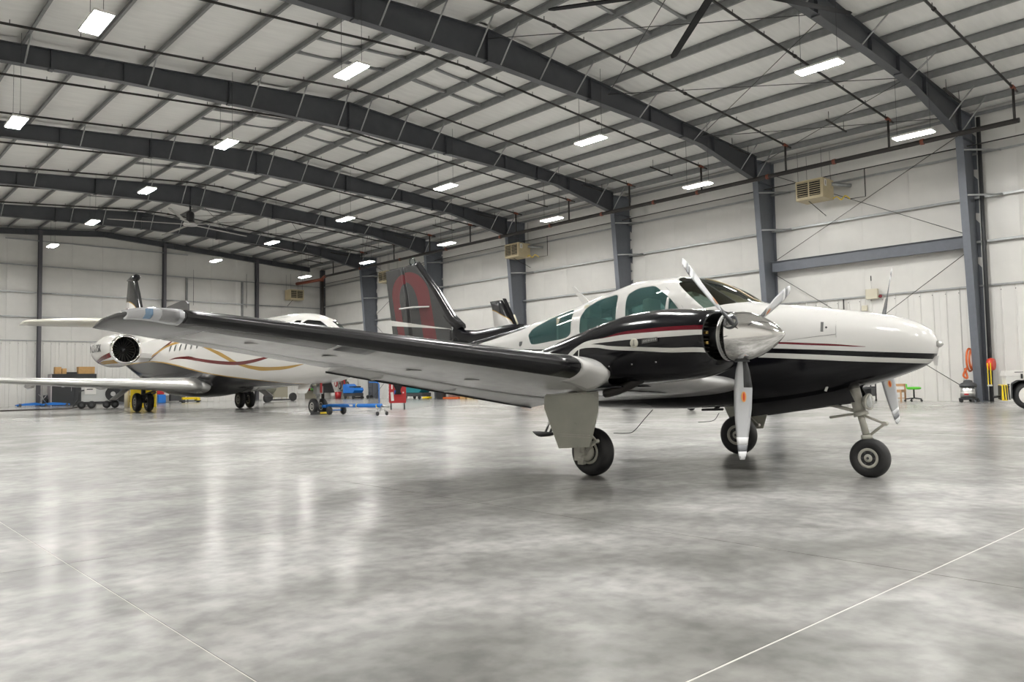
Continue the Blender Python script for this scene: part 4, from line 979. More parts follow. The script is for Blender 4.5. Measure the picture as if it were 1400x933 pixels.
for s_ in (-1, 1):
    ge = G(); y0, yw = s_*1.62, s_*1.455
    ge.tube((-0.03, y0, 0.95), (-0.04, y0, 0.42), 0.048, 14); ge.tube((-0.04, y0, 0.45), (-0.045, y0, 0.24), 0.033, 12)
    ge.tube((-0.045, y0+s_*0.02, 0.24), (-0.045, yw, 0.24), 0.03, 12)
    ge.tube((-0.03, y0, 0.80), (-0.38, y0-s_*0.02, 0.90), 0.022, 8)
    st = ge.obj('main_gear_strut', gear_m, plane)
    g = G(); g.tube((0.03, y0, 0.46), (0.14, y0, 0.36), 0.014, 8); g.tube((0.14, y0, 0.36), (0.02, y0, 0.27), 0.014, 8); g.tube((0.14, y0-0.03, 0.36), (0.14, y0+0.03, 0.36), 0.02, 8); g.obj('torque_link', gear_m, st)
    g = G(); g.lathe([(0.085, 0), (0.09, 0.02), (0.085, 0.05), (0.04, 0.055)], (-0.045, yw+s_*0.075, 0.24), (0, s_, 0), 20); g.box((-0.14, yw+s_*0.10, 0.22), (0.09, 0.06, 0.14)); g.box((-0.10, yw+s_*0.11, 0.15), (0.07, 0.05, 0.07)); g.obj('brake_caliper', gear_m, st)
    g = G(); yd = s_*1.725
    out = [(-0.43, 0.800), (-0.44, 0.74), (-0.235, 0.285), (0.135, 0.315), (0.255, 0.60), (0.275, 0.835)]
    out = [(-0.44, 0.81), (-0.445, 0.68), (-0.255, 0.280), (0.150, 0.312), (0.262, 0.65), (0.272, 0.835)]
    g.prism([(x, yd, z) for x, z in out], (0, s_*0.014, 0)); dr = g.obj('gear_door', P('grey_beige_door_paint', (0.42, 0.42, 0.36), 0.3, noise=0.08, nscale=5), plane); lab(dr, 'flat grey beige main gear door')
    for z, xa, xb in ((0.425, -0.27, 0.16), (0.405, -0.24, 0.17)): G().box(((xa+xb)/2, yd+s_*0.017, z+0.0), (xb-xa, 0.008, 0.008)).obj('door_rib', gear_m, dr)
    G().tube((-0.42, yd, 0.815), (0.26, yd, 0.845), 0.012, 8).obj('door_hinge', gear_m, dr)
    wheel(plane, (-0.045, yw, 0.240), 0.245, 0.175, 'main_tire')
ng = G(); ng.tube((2.00, 0, 0.95), (2.075, 0, 0.60), 0.055, 14); ng.tube((2.075, 0, 0.62), (2.085, 0, 0.58), 0.068, 14); ng.tube((2.07, 0, 0.62), (2.125, 0, 0.40), 0.032, 12)
ng.tube((2.125, 0, 0.40), (2.130, 0, 0.36), 0.05, 12)
for s_ in (1,): ng.path([(2.125, s_*0.035, 0.39), (2.135, s_*0.088, 0.36), (2.145, s_*0.092, 0.25), (2.15, s_*0.092, 0.18)], 0.018, 8, sub=3)
ns = ng.obj('nose_gear_strut', gear_m, plane)
wheel(plane, (2.15, 0, 0.182), 0.188, 0.130, 'nose_tire')
g = G(); g.tube((2.05, 0.0, 0.62), (1.72, 0.0, 0.70), 0.018, 8); g.tube((2.05, 0.0, 0.60), (1.80, -0.05, 0.56), 0.012, 8); g.lathe([(0.03, -0.03), (0.03, 0.03)], (1.72, 0, 0.70), (0, 1, 0), 10); g.obj('drag_brace', gear_m, ns)
g = G(); g.tube((2.10, 0, 0.585), (2.30, 0, 0.51), 0.013, 8); g.tube((2.30, 0, 0.51), (2.16, 0, 0.40), 0.013, 8); g.lathe([(0.022, -0.03), (0.022, 0.03)], (2.30, 0, 0.51), (0, 1, 0), 10); g.obj('torque_link', gear_m, ns)
g = G(); g.lathe([(0.001, -0.05), (0.05, -0.035), (0.078, 0.0), (0.08, 0.015), (0.072, 0.018)], (2.155, -0.01, 0.715), (1, -0.12, 0), 20); ll = g.obj('landing_light', gear_m, ns)
G().lathe([(0.072, 0), (0.05, 0.016), (0.001, 0.022)], (2.165, -0.01, 0.715), (1, -0.12, 0), 20).obj('lamp_glass', P('lamp_lens', (0.55, 0.57, 0.56), 0.08, 0.2, coat=1.0), ll)
for s_ in (-1, 1):
    g = G(); g.prism([(1.02, s_*0.19, 0.555), (2.10, s_*0.17, 0.715), (2.03, s_*0.16, 0.865), (1.02, s_*0.18, 0.70)], (0, s_*0.012, 0)); lab(g.obj('nose_gear_door', blk_gloss, plane), 'long black nose gear door hanging from the belly')
# ---- small fittings
g = G(); g.lathe([(0.034, 0), (0.030, 0.02), (0.012, 0.045), (0.001, 0.05)], (2.785, 0, 1.235), (1, 0, 0), 14); lab(g.obj('nose_light', alu, plane), 'small metal cone on the nose tip')
G().prism([(2.74, -0.006, 1.12), (2.79, -0.006, 1.13), (2.775, -0.006, 1.04), (2.75, -0.006, 1.045)], (0, 0.012, 0)).obj('nose_vent', white_p, plane)
g = G(); g.prism([(-1.33, -0.008, 1.90), (-1.22, -0.008, 1.93), (-1.50, -0.008, 2.185), (-1.545, -0.008, 2.18)], (0, 0.016, 0)); lab(g.obj('blade_antenna', white_p, plane), 'white blade antenna on the cabin roof')
G().bbox((-0.42, 0, 2.11), (0.16, 0.10, 0.045), 0.01).obj('roof_antenna', cream, plane)
G().tube((-2.55, 0, 1.76), (-2.62, 0, 1.90), 0.012, 6).obj('whip_antenna', cream, plane)
g = G(); g.tube((0.62, -0.1, 0.66), (0.55, -0.1, 0.625), 0.014, 6); g.tube((0.40, -0.1, 0.62), (0.66, -0.1, 0.628), 0.013, 8); g.obj('drain_mast', blk_mat, plane)
g = G(); g.path([(-0.15, -0.25, 0.62), (-0.28, -0.25, 0.50), (-0.42, -0.25, 0.37), (-0.52, -0.25, 0.34), (-0.72, -0.25, 0.335)], 0.0045, 5, sub=4); g.obj('belly_wire_antenna', rod_m, plane)
g = G(); g.path([(0.28, 0.45, 0.56), (0.2, 0.45, 0.47), (0.0, 0.45, 0.45)], 0.004, 5, sub=4); g.obj('belly_wire_antenna', rod_m, plane)
g = G(); g.tube((-1.25, -0.56, 0.70), (-1.42, -0.60, 0.34), 0.016, 8); g.tube((-1.33, -0.56, 0.70), (-1.50, -0.60, 0.34), 0.016, 8); stp = g.obj('boarding_step', chrome, plane)
g = G(); g.loft([[(-1.72+i*0.05, -0.60-0.06*math.sin(PI*i/8), 0.335-0.05*math.sin(PI*i/8)), (-1.72+i*0.05, -0.60+0.06*math.sin(PI*i/8)+0.001, 0.335-0.05*math.sin(PI*i/8)), (-1.72+i*0.05, -0.60+0.06*math.sin(PI*i/8)+0.001, 0.345), (-1.72+i*0.05, -0.60-0.06*math.sin(PI*i/8), 0.345)] for i in range(9)]); g.obj('step_tread', blk_mat, stp)

# baggage door seams, latch, window post seam, vents on both sides of the nose and cabin
seam_m = P('panel_seam_grey', (0.22, 0.22, 0.215), 0.5)
for s_ in (-1, 1):
    for pts in ([(1.978, 1.552, 0.23), (2.009, 1.476, 0.31), (2.025, 1.405, 0.36), (2.033, 1.335, 0.38), (2.035, 1.273, 0.39)], [(1.599, 1.313, 0.48), (1.693, 1.323, 0.46), (1.823, 1.338, 0.43), (2.031, 1.356, 0.38)], [(0.085, 2.04, 0.35), (0.209, 1.965, 0.43), (0.347, 1.859, 0.48), (0.474, 1.72, 0.53)]):
        G().path([(x, s_*y, z) for x, z, y in pts], 0.0022, 5).obj('panel_seam', seam_m, plane)
    g = G(); g.prism([(1.882, s_*0.352, 1.478), (1.906, s_*0.347, 1.476), (1.918, s_*0.388, 1.383), (1.894, s_*0.394, 1.385)], (0, s_*0.006, 0.002)); lab(g.obj('door_latch', P('latch_grey', (0.16, 0.16, 0.16), 0.35, 0.6), plane), 'grey vertical door latch on the nose')
    G().lathe([(0.010, 0), (0.010, 0.006)], (1.94, s_*0.372, 1.423), (0, s_, 0.3), 12).obj('door_lock', dk_grey, plane)
    g = G(); g.prism([(-2.175, s_*0.345, 1.492), (-2.11, s_*0.355, 1.492), (-2.115, s_*0.368, 1.445), (-2.14, s_*0.374, 1.425), (-2.165, s_*0.365, 1.445)], (0, s_*0.006, 0)); lab(g.obj('shield_decal', dk_grey, plane), 'small dark shield behind the cabin windows')
    G().tube((1.889, s_*0.285, 0.865), (1.875, s_*0.295, 0.82), 0.013, 8).obj('drain_tube', white_p, plane)
    ys = [0.75, 1.3, 1.98, 2.6, 3.2, 3.78]; r_ = wing_rings(WING, ys, s_, 0.765, 1.0, n=6, drop=0.10)
    g = G(); g.path([r[6]+Vector((-0.006, 0, -0.003)) for r in r_], 0.011, 6); g.obj('flap_edge_shadow', blk_mat, plane)  # black tube standing in for the dark gap and shadow along the flap edge

# ================================================================== BUSINESS JET (far left)
jet = thing('business_jet', 'white business jet with black belly and gold and maroon swooshes, parked behind the black wing', 'airplane', (13.2, 35.5, 0), -PI/2)
JF = [(14.0, 1.95, 1.85, 0.03, 1.9), (13.8, 2.2, 1.6, 0.30, 1.9), (13.2, 2.52, 1.32, 0.62, 1.95), (12.4, 2.82, 1.16, 0.90, 2.05), (11.8, 3.12, 1.08, 1.02, 2.1), (11.2, 3.37, 1.03, 1.10, 2.15), (10.4, 3.52, 1.0, 1.18, 2.2), (9.0, 3.54, 1.0, 1.22, 2.25),
      (5.0, 3.52, 0.95, 1.24, 2.25), (3.2, 3.50, 0.66, 1.26, 2.25), (1.0, 3.48, 0.55, 1.28, 2.25), (-1.5, 3.46, 0.62, 1.22, 2.25), (-4.0, 3.42, 1.0, 1.05, 2.3), (-7.0, 3.36, 1.7, 0.80, 2.5), (-9.5, 3.2, 2.25, 0.45, 2.7), (-11.5, 3.0, 2.7, 0.12, 2.85), (-11.8, 2.93, 2.8, 0.05, 2.87)]
jpaint = bands('jet_body_paint', JW, JET_BANDS, -12, 14.2, 0.4, 3.7)
g = G(); g.loft(body_rings(JF, 40, 90)); bm = to_bm(g); sets = []
for ys in (-1, 1):
    sets.append(clip_window(bm, smooth_poly([(10.85, 2.99), (11.33, 2.98), (11.28, 3.18), (11.0, 3.20)], 0.2, 3), ys, (0.45, 9)))
for ys in (-1, 1):
    sets.append(clip_window(bm, smooth_poly([(11.40, 3.20), (11.40, 2.95), (12.15, 2.84), (12.36, 2.84), (11.80, 3.14)], 0.12, 3), ys, (0.11, 9)))
for ys in (-1, 1):
    for i in range(8):
        x = 0.25+i*0.62; sets.append(clip_window(bm, smooth_poly([(x-0.10, 2.56), (x+0.10, 2.56), (x+0.10, 2.84), (x-0.10, 2.84)], 0.4, 3), ys))
bm.normal_update(); pg = split_panes(bm, sets, 0.03)
me = bpy.data.meshes.new('fuselage'); bm.to_mesh(me); bm.free(); me.materials.append(jpaint)
for p in me.polygons: p.use_smooth = True
o = bpy.data.objects.new('fuselage', me); C.objects.link(o); o.parent = jet
for i, q in enumerate(pg): q.obj('cockpit_window' if i < 4 else 'cabin_window', jet_glass if i < 4 else P('jet_cabin_pane', (0.26, 0.27, 0.27), 0.1), jet)
G().box((5, 0, 1.7), (12.5, 1.9, 0.04)).obj('cabin_floor', dk_grey, jet)
G().box((9.6, 0, 2.4), (0.04, 1.9, 1.5)).obj('cabin_bulkhead', dk_grey, jet)
JWING = [(1.0, 4.0, 1.02, -1.2, 0.92, 0.13), (1.6, 3.55, 1.08, -1.2, 0.96, 0.125), (5.0, 1.45, 1.24, -1.45, 1.16, 0.115), (8.0, -0.35, 1.42, -2.1, 1.36, 0.105), (11.0, -2.2, 1.62, -3.2, 1.58, 0.10)]
for s_ in (-1, 1):
    wj = G().loft(wing_rings(JWING, [0.9, 1.6, 3, 5, 6.5, 8, 9.5, 11.0], s_, 0, 1.0, n=14)).obj('wing', white_p, jet)
    lab(G().loft(wing_rings(JWING, [1.20, 1.7, 3, 5, 6.5, 8, 9.5, 10.9], s_, lim=(0.16, 0.12), n=10, grow=0.03)).obj('wing_slat', P('satin_aluminium', (0.80, 0.80, 0.78), 0.30, 0.85), wj), 'polished metal leading edge slat')
    g = G(); rings = []
    for zz, x, c_ in ((1.6, -2.2, 1.0), (1.9, -2.75, 0.8), (2.5, -3.3, 0.55), (2.75, -3.55, 0.4)): rings.append([(x, s_*(11.0+(zz-1.6)*0.25), zz), (x-c_*0.5, s_*(11.05+(zz-1.6)*0.25), zz), (x-c_, s_*(11.0+(zz-1.6)*0.25), zz), (x-c_*0.5, s_*(10.96+(zz-1.6)*0.25), zz)])
    g.loft(rings); g.obj('winglet', white_p, wj)
    # flap track fairing
    for y in (3.6, 6.2):
        g = G(); g.lathe([(0.02, 0), (0.11, 0.3), (0.13, 0.9), (0.06, 1.6), (0.01, 1.8)], (0.2-y*0.15, s_*y, 0.98+0.03*y), (-1, 0, 0), 12); g.obj('flap_fairing', white_p, wj)
    # engine
    ey, ez = s_*2.50, 2.72
    outer = [(0.615, 0.0), (0.66, -0.12), (0.72, -0.6), (0.76, -1.3), (0.74, -2.2), (0.62, -3.1), (0.46, -3.8)]
    en = G().lathe(outer+[(0.42, -3.8), (0.38, -3.2)], (-1.5, ey, ez), (1, 0, 0), 36, open_ends=True).obj('engine', bands('jet_engine_paint_%d' % (s_+1), JW, ENG_BANDS, -5.6, -1.3, 1.7, 3.5), jet)
    lab(G().lathe([(0.66, -0.13), (0.650, -0.05), (0.615, 0.0), (0.575, 0.0), (0.545, -0.05), (0.53, -0.2), (0.525, -0.45)], (-1.49, ey, ez), (1, 0, 0), 36, open_ends=True).obj('inlet_lip', chrome, en), 'polished metal engine inlet ring')
    G().lathe([(0.54, -0.62), (0.001, -0.60)], (-1.5, ey, ez), (1, 0, 0), 30).obj('fan_disc', dark_m, en)
    G().lathe([(0.13, -0.58), (0.09, -0.45), (0.03, -0.36), (0.001, -0.35)], (-1.5, ey, ez), (1, 0, 0), 16).obj('fan_cone', blk_mat, en)
    for i in range(22):
        a = 2*PI*i/22; u = Vector((0, math.cos(a), math.sin(a))); t_ = Vector((0, -math.sin(a), math.cos(a))); c0 = Vector((-2.03, ey, ez)); g = G()
        g.add([c0+u*0.12, c0+u*0.12+t_*0.03+Vector((0.05, 0, 0)), c0+u*0.52+t_*0.05+Vector((0.06, 0, 0)), c0+u*0.52], [(0, 1, 2, 3)]); g.obj('fan_blade', P('fan_blade_metal', (0.10, 0.10, 0.09), 0.4, 0.8), en)
    G().lathe([(0.001, -3.6), (0.30, -3.7), (0.34, -3.9), (0.001, -4.5)], (-1.5, ey, ez), (1, 0, 0), 20).obj('exhaust_cone', dk_grey, en)
    g = G(); g.prism([(-2.3, s_*0.7, 2.35), (-4.8, s_*0.6, 2.45), (-4.7, s_*2.1, 2.5), (-2.5, s_*2.1, 2.42)], (0, 0, 0.22)); g.obj('engine_pylon', white_p, jet)
    # main gear
    mg = G(); mg.tube((0.05, s_*2.25, 1.05), (0, s_*2.25, 0.42), 0.09, 12); mg.tube((0, s_*1.95, 0.42), (0, s_*2.55, 0.42), 0.06, 12); mg.tube((0.1, s_*2.4, 0.65), (0.6, s_*1.8, 0.95), 0.04, 8)
    ms = mg.obj('main_gear_strut', dk_grey, jet)
    for dy in (-0.24, 0.24): wheel(jet, (0, s_*2.25+dy, 0.40), 0.40, 0.24, 'main_tire', 28)
    g = G(); g.prism([(-0.5, s_*2.75, 1.05), (0.45, s_*2.75, 1.05), (0.4, s_*3.45, 0.52), (-0.4, s_*3.45, 0.52)], (0, s_*0.02, 0.03)); lab(g.obj('gear_door', P('jet_door_paint', (0.42, 0.40, 0.40), 0.35), jet), 'slanted grey gear door')
t = bpy.data.curves.new('registration', 'FONT'); t.body = 'N317SK'; t.size = 0.5; t.align_x = 'CENTER'; t.align_y = 'CENTER'; t.extrude = 0.004
t.materials.append(dk_grey); to = bpy.data.objects.new('registration_curve', t); C.objects.link(to); bpy.context.view_layer.update()
tm = bpy.data.meshes.new_from_object(to.evaluated_get(bpy.context.evaluated_depsgraph_get())); bpy.data.objects.remove(to)
to = bpy.data.objects.new('registration', tm); C.objects.link(to); to.parent = jet
to.location = (-3.35, -3.272, 2.80); to.rotation_euler = (PI/2-0.03, 0, 0); to['label'] = 'dark registration letters on the engine cowling'
# fin and tailplane
g = G(); rings = []
for z, xl, xt, h in ((3.1, -3.5, -11.2, 0.16), (3.6, -6.2, -11.3, 0.15), (4.4, -6.95, -11.2, 0.13), (5.0, -7.30, -10.4, 0.11), (6.0, -7.85, -10.15, 0.09), (6.85, -8.40, -9.95, 0.07), (6.95, -8.7, -9.9, 0.03)):
    rings.append([(xl, 0, z), (xl+(xt-xl)*0.3, h, z), (xl+(xt-xl)*0.7, h*0.7, z), (xt, 0, z), (xl+(xt-xl)*0.7, -h*0.7, z), (xl+(xt-xl)*0.3, -h, z)])
g.loft(rings); lab(g.obj('tail_fin', bands('jet_fin_paint', (0.03, 0.03, 0.03), [([(-12, 5.78), (-9.9, 5.75), (-8.6, 5.45), (-7.2, 4.75)], GOLD), ([(-12, 5.72), (-9.9, 5.69), (-8.6, 5.39), (-7.2, 4.69)], JW), ([(-12, 5.0), (-9.9, 5.35), (-9.4, 5.0), (-9.0, 4.4)], MAR, [(-12, 4.9), (-9.9, 5.27), (-9.4, 4.92), (-9.0, 4.32)])], -12, -6, 3, 7), jet), 'dark topped white fin with a gold line')
G().lathe([(0.001, 0.2), (0.16, 0.05), (0.19, -0.1), (0.17, -0.6), (0.04, -1.6), (0.001, -1.7)], (-8.45, 0, 6.88), (1, 0, 0), 16).obj('fin_bullet', blk_gloss, jet)
TP = [(0.05, -7.9, 4.56, -10.9, 4.36, 0.13), (4.6, -10.6, 4.52, -12.1, 4.40, 0.12), (4.75, -10.9, 4.50, -12.1, 4.42, 0.06)]
for s_ in (-1, 1): G().loft(wing_rings(TP, [0.05, 1.2, 2.4, 3.6, 4.55, 4.7], s_, 0, 1.0, n=10)).obj('tailplane', P('cream_white_paint', (0.74, 0.72, 0.64), 0.25), jet)
ng = G(); ng.tube((11.15, 0, 1.15), (11.1, 0, 0.62), 0.085, 12); ng.tube((11.1, 0, 0.65), (11.1, 0, 0.27), 0.055, 10); ng.tube((11.1, -0.22, 0.27), (11.1, 0.22, 0.27), 0.04, 10); ng.box((11.12, 0, 0.82), (0.26, 0.24, 0.26)); ng.tube((11.15, 0, 0.75), (10.4, 0, 1.05), 0.04, 8)
nn = ng.obj('nose_gear_strut', P('grey_gear_paint', (0.33, 0.33, 0.32), 0.35), jet)
for dy in (-0.17, 0.17): wheel(jet, (11.1, dy, 0.27), 0.27, 0.16, 'nose_tire', 28)
for s_ in (-1, 1):
    g = G(); g.prism([(10.5, s_*0.36, 1.08), (11.35, s_*0.36, 1.08), (11.3, s_*0.52, 0.72), (10.6, s_*0.52, 0.72)], (0, s_*0.015, 0)); g.obj('nose_gear_door', white_p if s_ < 0 else dk_grey, jet)
lab(G().box((11.5, -0.1, 0.98), (0.02, 0.07, 0.5)).obj('safety_ribbon', red_p, jet), 'red warning ribbon')
# chock at the jet nose wheels
t = thing('wheel_chock', 'black and yellow wheel chock at the jet nose wheels', 'chock', (13.1, 24.02, 0))
g = G(); g.prism([(-0.36, -0.07, 0), (-0.36, 0.07, 0), (-0.36, 0.03, 0.09), (-0.36, -0.03, 0.09)], (0.72, 0, 0)); g.obj('block', blk_mat, t)
G().box((0.12, -0.052, 0.05), (0.34, 0.02, 0.055), mat=Matrix.Rotation(-0.4, 4, 'X')).obj('stripe', yellow_p, t)

# ================================================================== TOW BAR
tb = thing('tow_bar', 'blue wheeled tow bar attached to the jet nose gear', 'tow bar', (13.32, 23.9, 0))
d = Vector((0.32, -2.75, 0)); 
G().tube((0, 0, 0.29), d+Vector((0, 0, 0.31)), 0.062, 14).obj('main_tube', blue_p, tb)
g = G(); g.tube((-0.14, 0.16, 0.27), (0.14, 0.16, 0.27), 0.05, 10); g.tube((0, 0.16, 0.28), (0, -0.05, 0.29), 0.045, 10); g.obj('tow_head', blue_p, tb)
for f in (0.56, 0.93): G().tube(d*f+Vector((0, 0, 0.30)), d*(f+0.012)+Vector((0, 0, 0.30)), 0.066, 14).obj('yellow_band', yellow_p, tb)
lab(G().box(d*0.46+Vector((-0.062, 0, 0.305)), (0.006, 0.30, 0.06)).obj('white_label', white_pl, tb), 'white label on the tube')
for y, sx in ((-0.18, -0.26), (-0.18, 0.26)):
    w_ = G(); w_.lathe([(0.06, -0.045), (0.125, -0.05), (0.14, -0.02), (0.14, 0.02), (0.125, 0.05), (0.06, 0.045)], (sx, y-0.35, 0.14), (1, 0, 0), 20); o = w_.obj('wheel', black_rub, tb)
    G().lathe([(0.07, -0.04), (0.07, 0.04)], (sx, y-0.35, 0.14), (1, 0, 0), 14).obj('rim', alu, o)
G().tube((-0.27, -0.53, 0.15), (0.27, -0.53, 0.15), 0.02, 8).obj('axle', blue_p, tb)
g = G(); e = d+Vector((0, 0.12, 0)); g.path([e+Vector((0, 0, 0.32)), e+Vector((0, 0, 0.98)), e+Vector((-0.03, 0.03, 1.04)), e+Vector((-0.10, 0.12, 1.05)), e+Vector((-0.22, 0.22, 1.05))], 0.018, 8); g.obj('handle', blue_p, tb)
for sx in (-0.17, 0.17):
    q = d+Vector((sx, -0.05, 0)); g = G(); g.tube(q+Vector((-0.02, 0, 0.065)), q+Vector((0.02, 0, 0.065)), 0.065, 14); o = g.obj('caster', black_rub, tb); G().tube(q+Vector((0, 0, 0.08)), d+Vector((0, 0, 0.28)), 0.02, 6).obj('caster_fork', alu, o)
G().tube(d+Vector((0, -0.02, 0.30)), d+Vector((0.05, -0.36, 0.27)), 0.03, 8).obj('hitch_eye', alu, tb)

# ================================================================== RED TOOL CART
def px_axis(x, y):                 # heading from the camera to a floor point
    return math.atan2(y, x)
tc = thing('tool_cart', 'red rolling tool cart with a black jacket hung on its back', 'cart', (17.6, 26.1, 0), math.radians(56)-PI/2)
# local: -y faces the camera, x to the right
G().bbox((0, 0.0, 0.66), (0.66, 0.48, 0.84), 0.015).obj('cabinet', red_p, tc)
G().bbox((0, 0, 1.10), (0.70, 0.52, 0.05), 0.012).obj('top_tray', red_p, tc)
for i in range(6): G().bbox((-0.335, -0.02, 0.34+i*0.13), (0.02, 0.42, 0.11), 0.004).obj('drawer', P('pink_red_drawer', (0.40, 0.10, 0.10), 0.35), tc)
for i in range(6): G().box((-0.35, -0.02, 0.365+i*0.13), (0.015, 0.38, 0.015)).obj('drawer_pull', alu, tc)
g = G(); rr = random.Random(4); rings = []
for i in range(9):
    z = 1.06-i*0.06; w_ = 0.15+0.035*math.sin(i*0.9)-0.006*i
    rings.append([(0.02+w_*math.cos(a)*(1+0.1*rr.random()), -0.285-0.05*abs(math.sin(a))*(1+0.3*rr.random())*(1 if math.sin(a) < 0 else 0.2), z) for a in [2*PI*k/14 for k in range(14)]])
g.loft(rings); tag(g.obj('jacket', P('black_cloth', (0.012, 0.012, 0.015), 0.9)), 'black jacket hanging on the red tool cart', 'jacket').matrix_world = Matrix.Translation((17.6, 26.1, 0)) @ Matrix.Rotation(math.radians(56)-PI/2, 4, 'Z')
lab(G().box((-0.21, -0.245, 0.50), (0.11, 0.01, 0.34), mat=Matrix.Rotation(-0.08, 4, 'Y')).obj('paper_sheet', white_pl, tc), 'white paper sheet taped to the cart')
G().box((-0.22, -0.245, 0.90), (0.05, 0.01, 0.22)).obj('paper_sheet', white_pl, tc); G().box((-0.07, -0.245, 0.66), (0.12, 0.01, 0.16)).obj('blue_card', blue_p, tc); G().box((0.22, -0.245, 0.65), (0.05, 0.01, 0.06)).obj('sticker', white_pl, tc)
for sx in (-0.26, 0.26):
    for sy in (-0.17, 0.17):
        g = G(); g.tube((sx-0.025, sy, 0.085), (sx+0.025, sy, 0.085), 0.085, 14); o = g.obj('caster', black_rub, tc); G().box((sx, sy, 0.19), (0.05, 0.06, 0.12)).obj('caster_fork', dk_grey, o)
G().tube((0.40, -0.2, 1.08), (0.40, 0.2, 1.08), 0.015, 8).obj('push_handle', blk_mat, tc)

# ================================================================== THINGS ALONG THE END WALL
def cabinet(loc, dims, mat, label, doors, rz=0.0, name='storage_cabinet', trim=None):
    t = thing(name, label, 'cabinet', loc, rz); w_, d_, h_ = dims
    G().bbox((0, 0, h_/2), (w_, d_, h_), 0.012).obj('body', mat, t)
    for i in range(doors):
        x = -w_/2+(i+0.5)*w_/doors; o = G().bbox((x, -d_/2-0.012, h_*0.46), (w_/doors-0.02, 0.02, h_*0.86), 0.005).obj('door', mat, t)
        G().tube((x+w_/doors*0.36, -d_/2-0.04, h_*0.45), (x+w_/doors*0.36, -d_/2-0.04, h_*0.58), 0.012, 6).obj('handle', alu, o)
    return t
blackc = P('black_cabinet_enamel', (0.022, 0.024, 0.026), 0.35)
c1 = cabinet((13.22, 56.9, 0), (2.6, 0.9, 2.02), blackc, 'tall black storage cabinet against the end wall under the jet wing', 2)
G().box((-1.33, -0.1, 1.0), (0.06, 0.9, 2.0)).obj('side_panel', P('pale_side_panel', (0.40, 0.37, 0.38), 0.5), c1)
G().lathe([(0.18, 0), (0.18, 0.02)], (-0.75, -0.475, 1.42), (0, -1, 0), 16).obj('round_sticker', grey_pl, c1); G().box((-0.66, -0.475, 1.20), (0.16, 0.01, 0.06)).obj('badge', grey_pl, c1)
tag(G().bbox((12.05+0.28, 56.85, 2.25), (0.36, 0.4, 0.44), 0.01).obj('cardboard_box', cardboard), 'upright cardboard box on the left of the black cabinet top', 'box')
o = G().bbox((12.66, 56.7, 2.20), (0.25, 0.3, 0.34), 0.01).obj('cardboard_box', cardboard); tag(o, 'small open cardboard box beside the upright one on the black cabinet', 'box')
tag(G().bbox((13.98, 56.9, 2.26), (0.96, 0.5, 0.46), 0.01).obj('cardboard_box', cardboard), 'wide cardboard box on the right of the black cabinet top', 'box')
tag(G().bbox((13.11, 56.75, 2.08), (0.58, 0.4, 0.12), 0.02).obj('tool_case', blk_mat), 'flat black case lying between the boxes on the cabinet', 'case')
cabinet((15.95, 56.6, 0), (1.05, 0.8, 1.45), P('slate_cabinet_enamel', (0.08, 0.085, 0.095), 0.4), 'slate grey cabinet right of the black one, behind the ground power cart', 1)
# ground power unit
t = thing('ground_power_cart', 'white ground power cart with black wheels and a hose reel under the jet wing', 'cart', (11.70, 45.0, 0), math.radians(-16))
t.scale = (0.92, 0.92, 0.95)
G().bbox((0, 0, 0.80), (1.75, 0.9, 0.86), 0.03).obj('housing', grey_pl, t); G().bbox((0, 0, 0.32), (1.95, 1.0, 0.12), 0.02).obj('chassis', blk_mat, t)
p = G().bbox((-0.42, -0.46, 0.98), (0.56, 0.03, 0.42), 0.01).obj('control_panel', white_pl, t); G().box((-0.45, -0.48, 1.05), (0.30, 0.01, 0.05)).obj('gauge_strip', blk_mat, p)
for sx in (-0.85, -0.35, 0.40, 0.82):
    w_ = G(); w_.lathe([(0.08, -0.07), (0.19, -0.08), (0.21, 0), (0.19, 0.08), (0.08, 0.07)], (sx, -0.44, 0.21), (0, 1, 0), 18); o = w_.obj('wheel', black_rub, t); G().lathe([(0.09, -0.075), (0.09, 0.06)], (sx, -0.45, 0.21), (0, 1, 0), 12).obj('rim', dk_grey, o)
r = G(); r.lathe([(0.40, -0.12), (0.40, -0.09), (0.30, -0.09), (0.30, 0.09), (0.40, 0.09), (0.40, 0.12), (0.12, 0.12), (0.12, -0.12)], (0.72, -0.62, 0.78), (0, 1, 0), 26); r_ = r.obj('hose_reel', blk_mat, t); G().lathe([(0.13, 0), (0.13, 0.03)], (0.72, -0.76, 0.78), (0, 1, 0), 14).obj('reel_hub', alu, r_)
for sx in (0.45, 0.98): G().box((sx, -0.55, 0.95), (0.04, 0.05, 0.6)).obj('reel_bracket', alu, t)
G().prism([(1.0, -0.5, 0.35), (1.9, -0.55, 0.25), (1.95, -0.55, 0.33), (1.5, -0.5, 0.75), (1.0, -0.5, 0.75)], (0, 0.35, 0)).obj('tow_tongue', dk_grey, t)
g = G(); g.path([(-0.72, -0.52, 1.0), (-0.95, -0.56, 0.92), (-1.0, -0.62, 0.55), (-1.25, -0.75, 0.12)], 0.035, 8, sub=5); g.obj('cable_lead', blk_mat, t)
g = G(); g.path([(10.65, 44.75, 0.10), (10.2, 45.0, 0.035), (9.0, 45.2, 0.03), (7.2, 44.9, 0.03), (5.5, 44.0, 0.03)], 0.03, 8, sub=6); tag(g.obj('power_cable', P('brown_black_rubber', (0.05, 0.04, 0.035), 0.6)), 'thick dark cable running left across the floor from the power cart', 'cable')
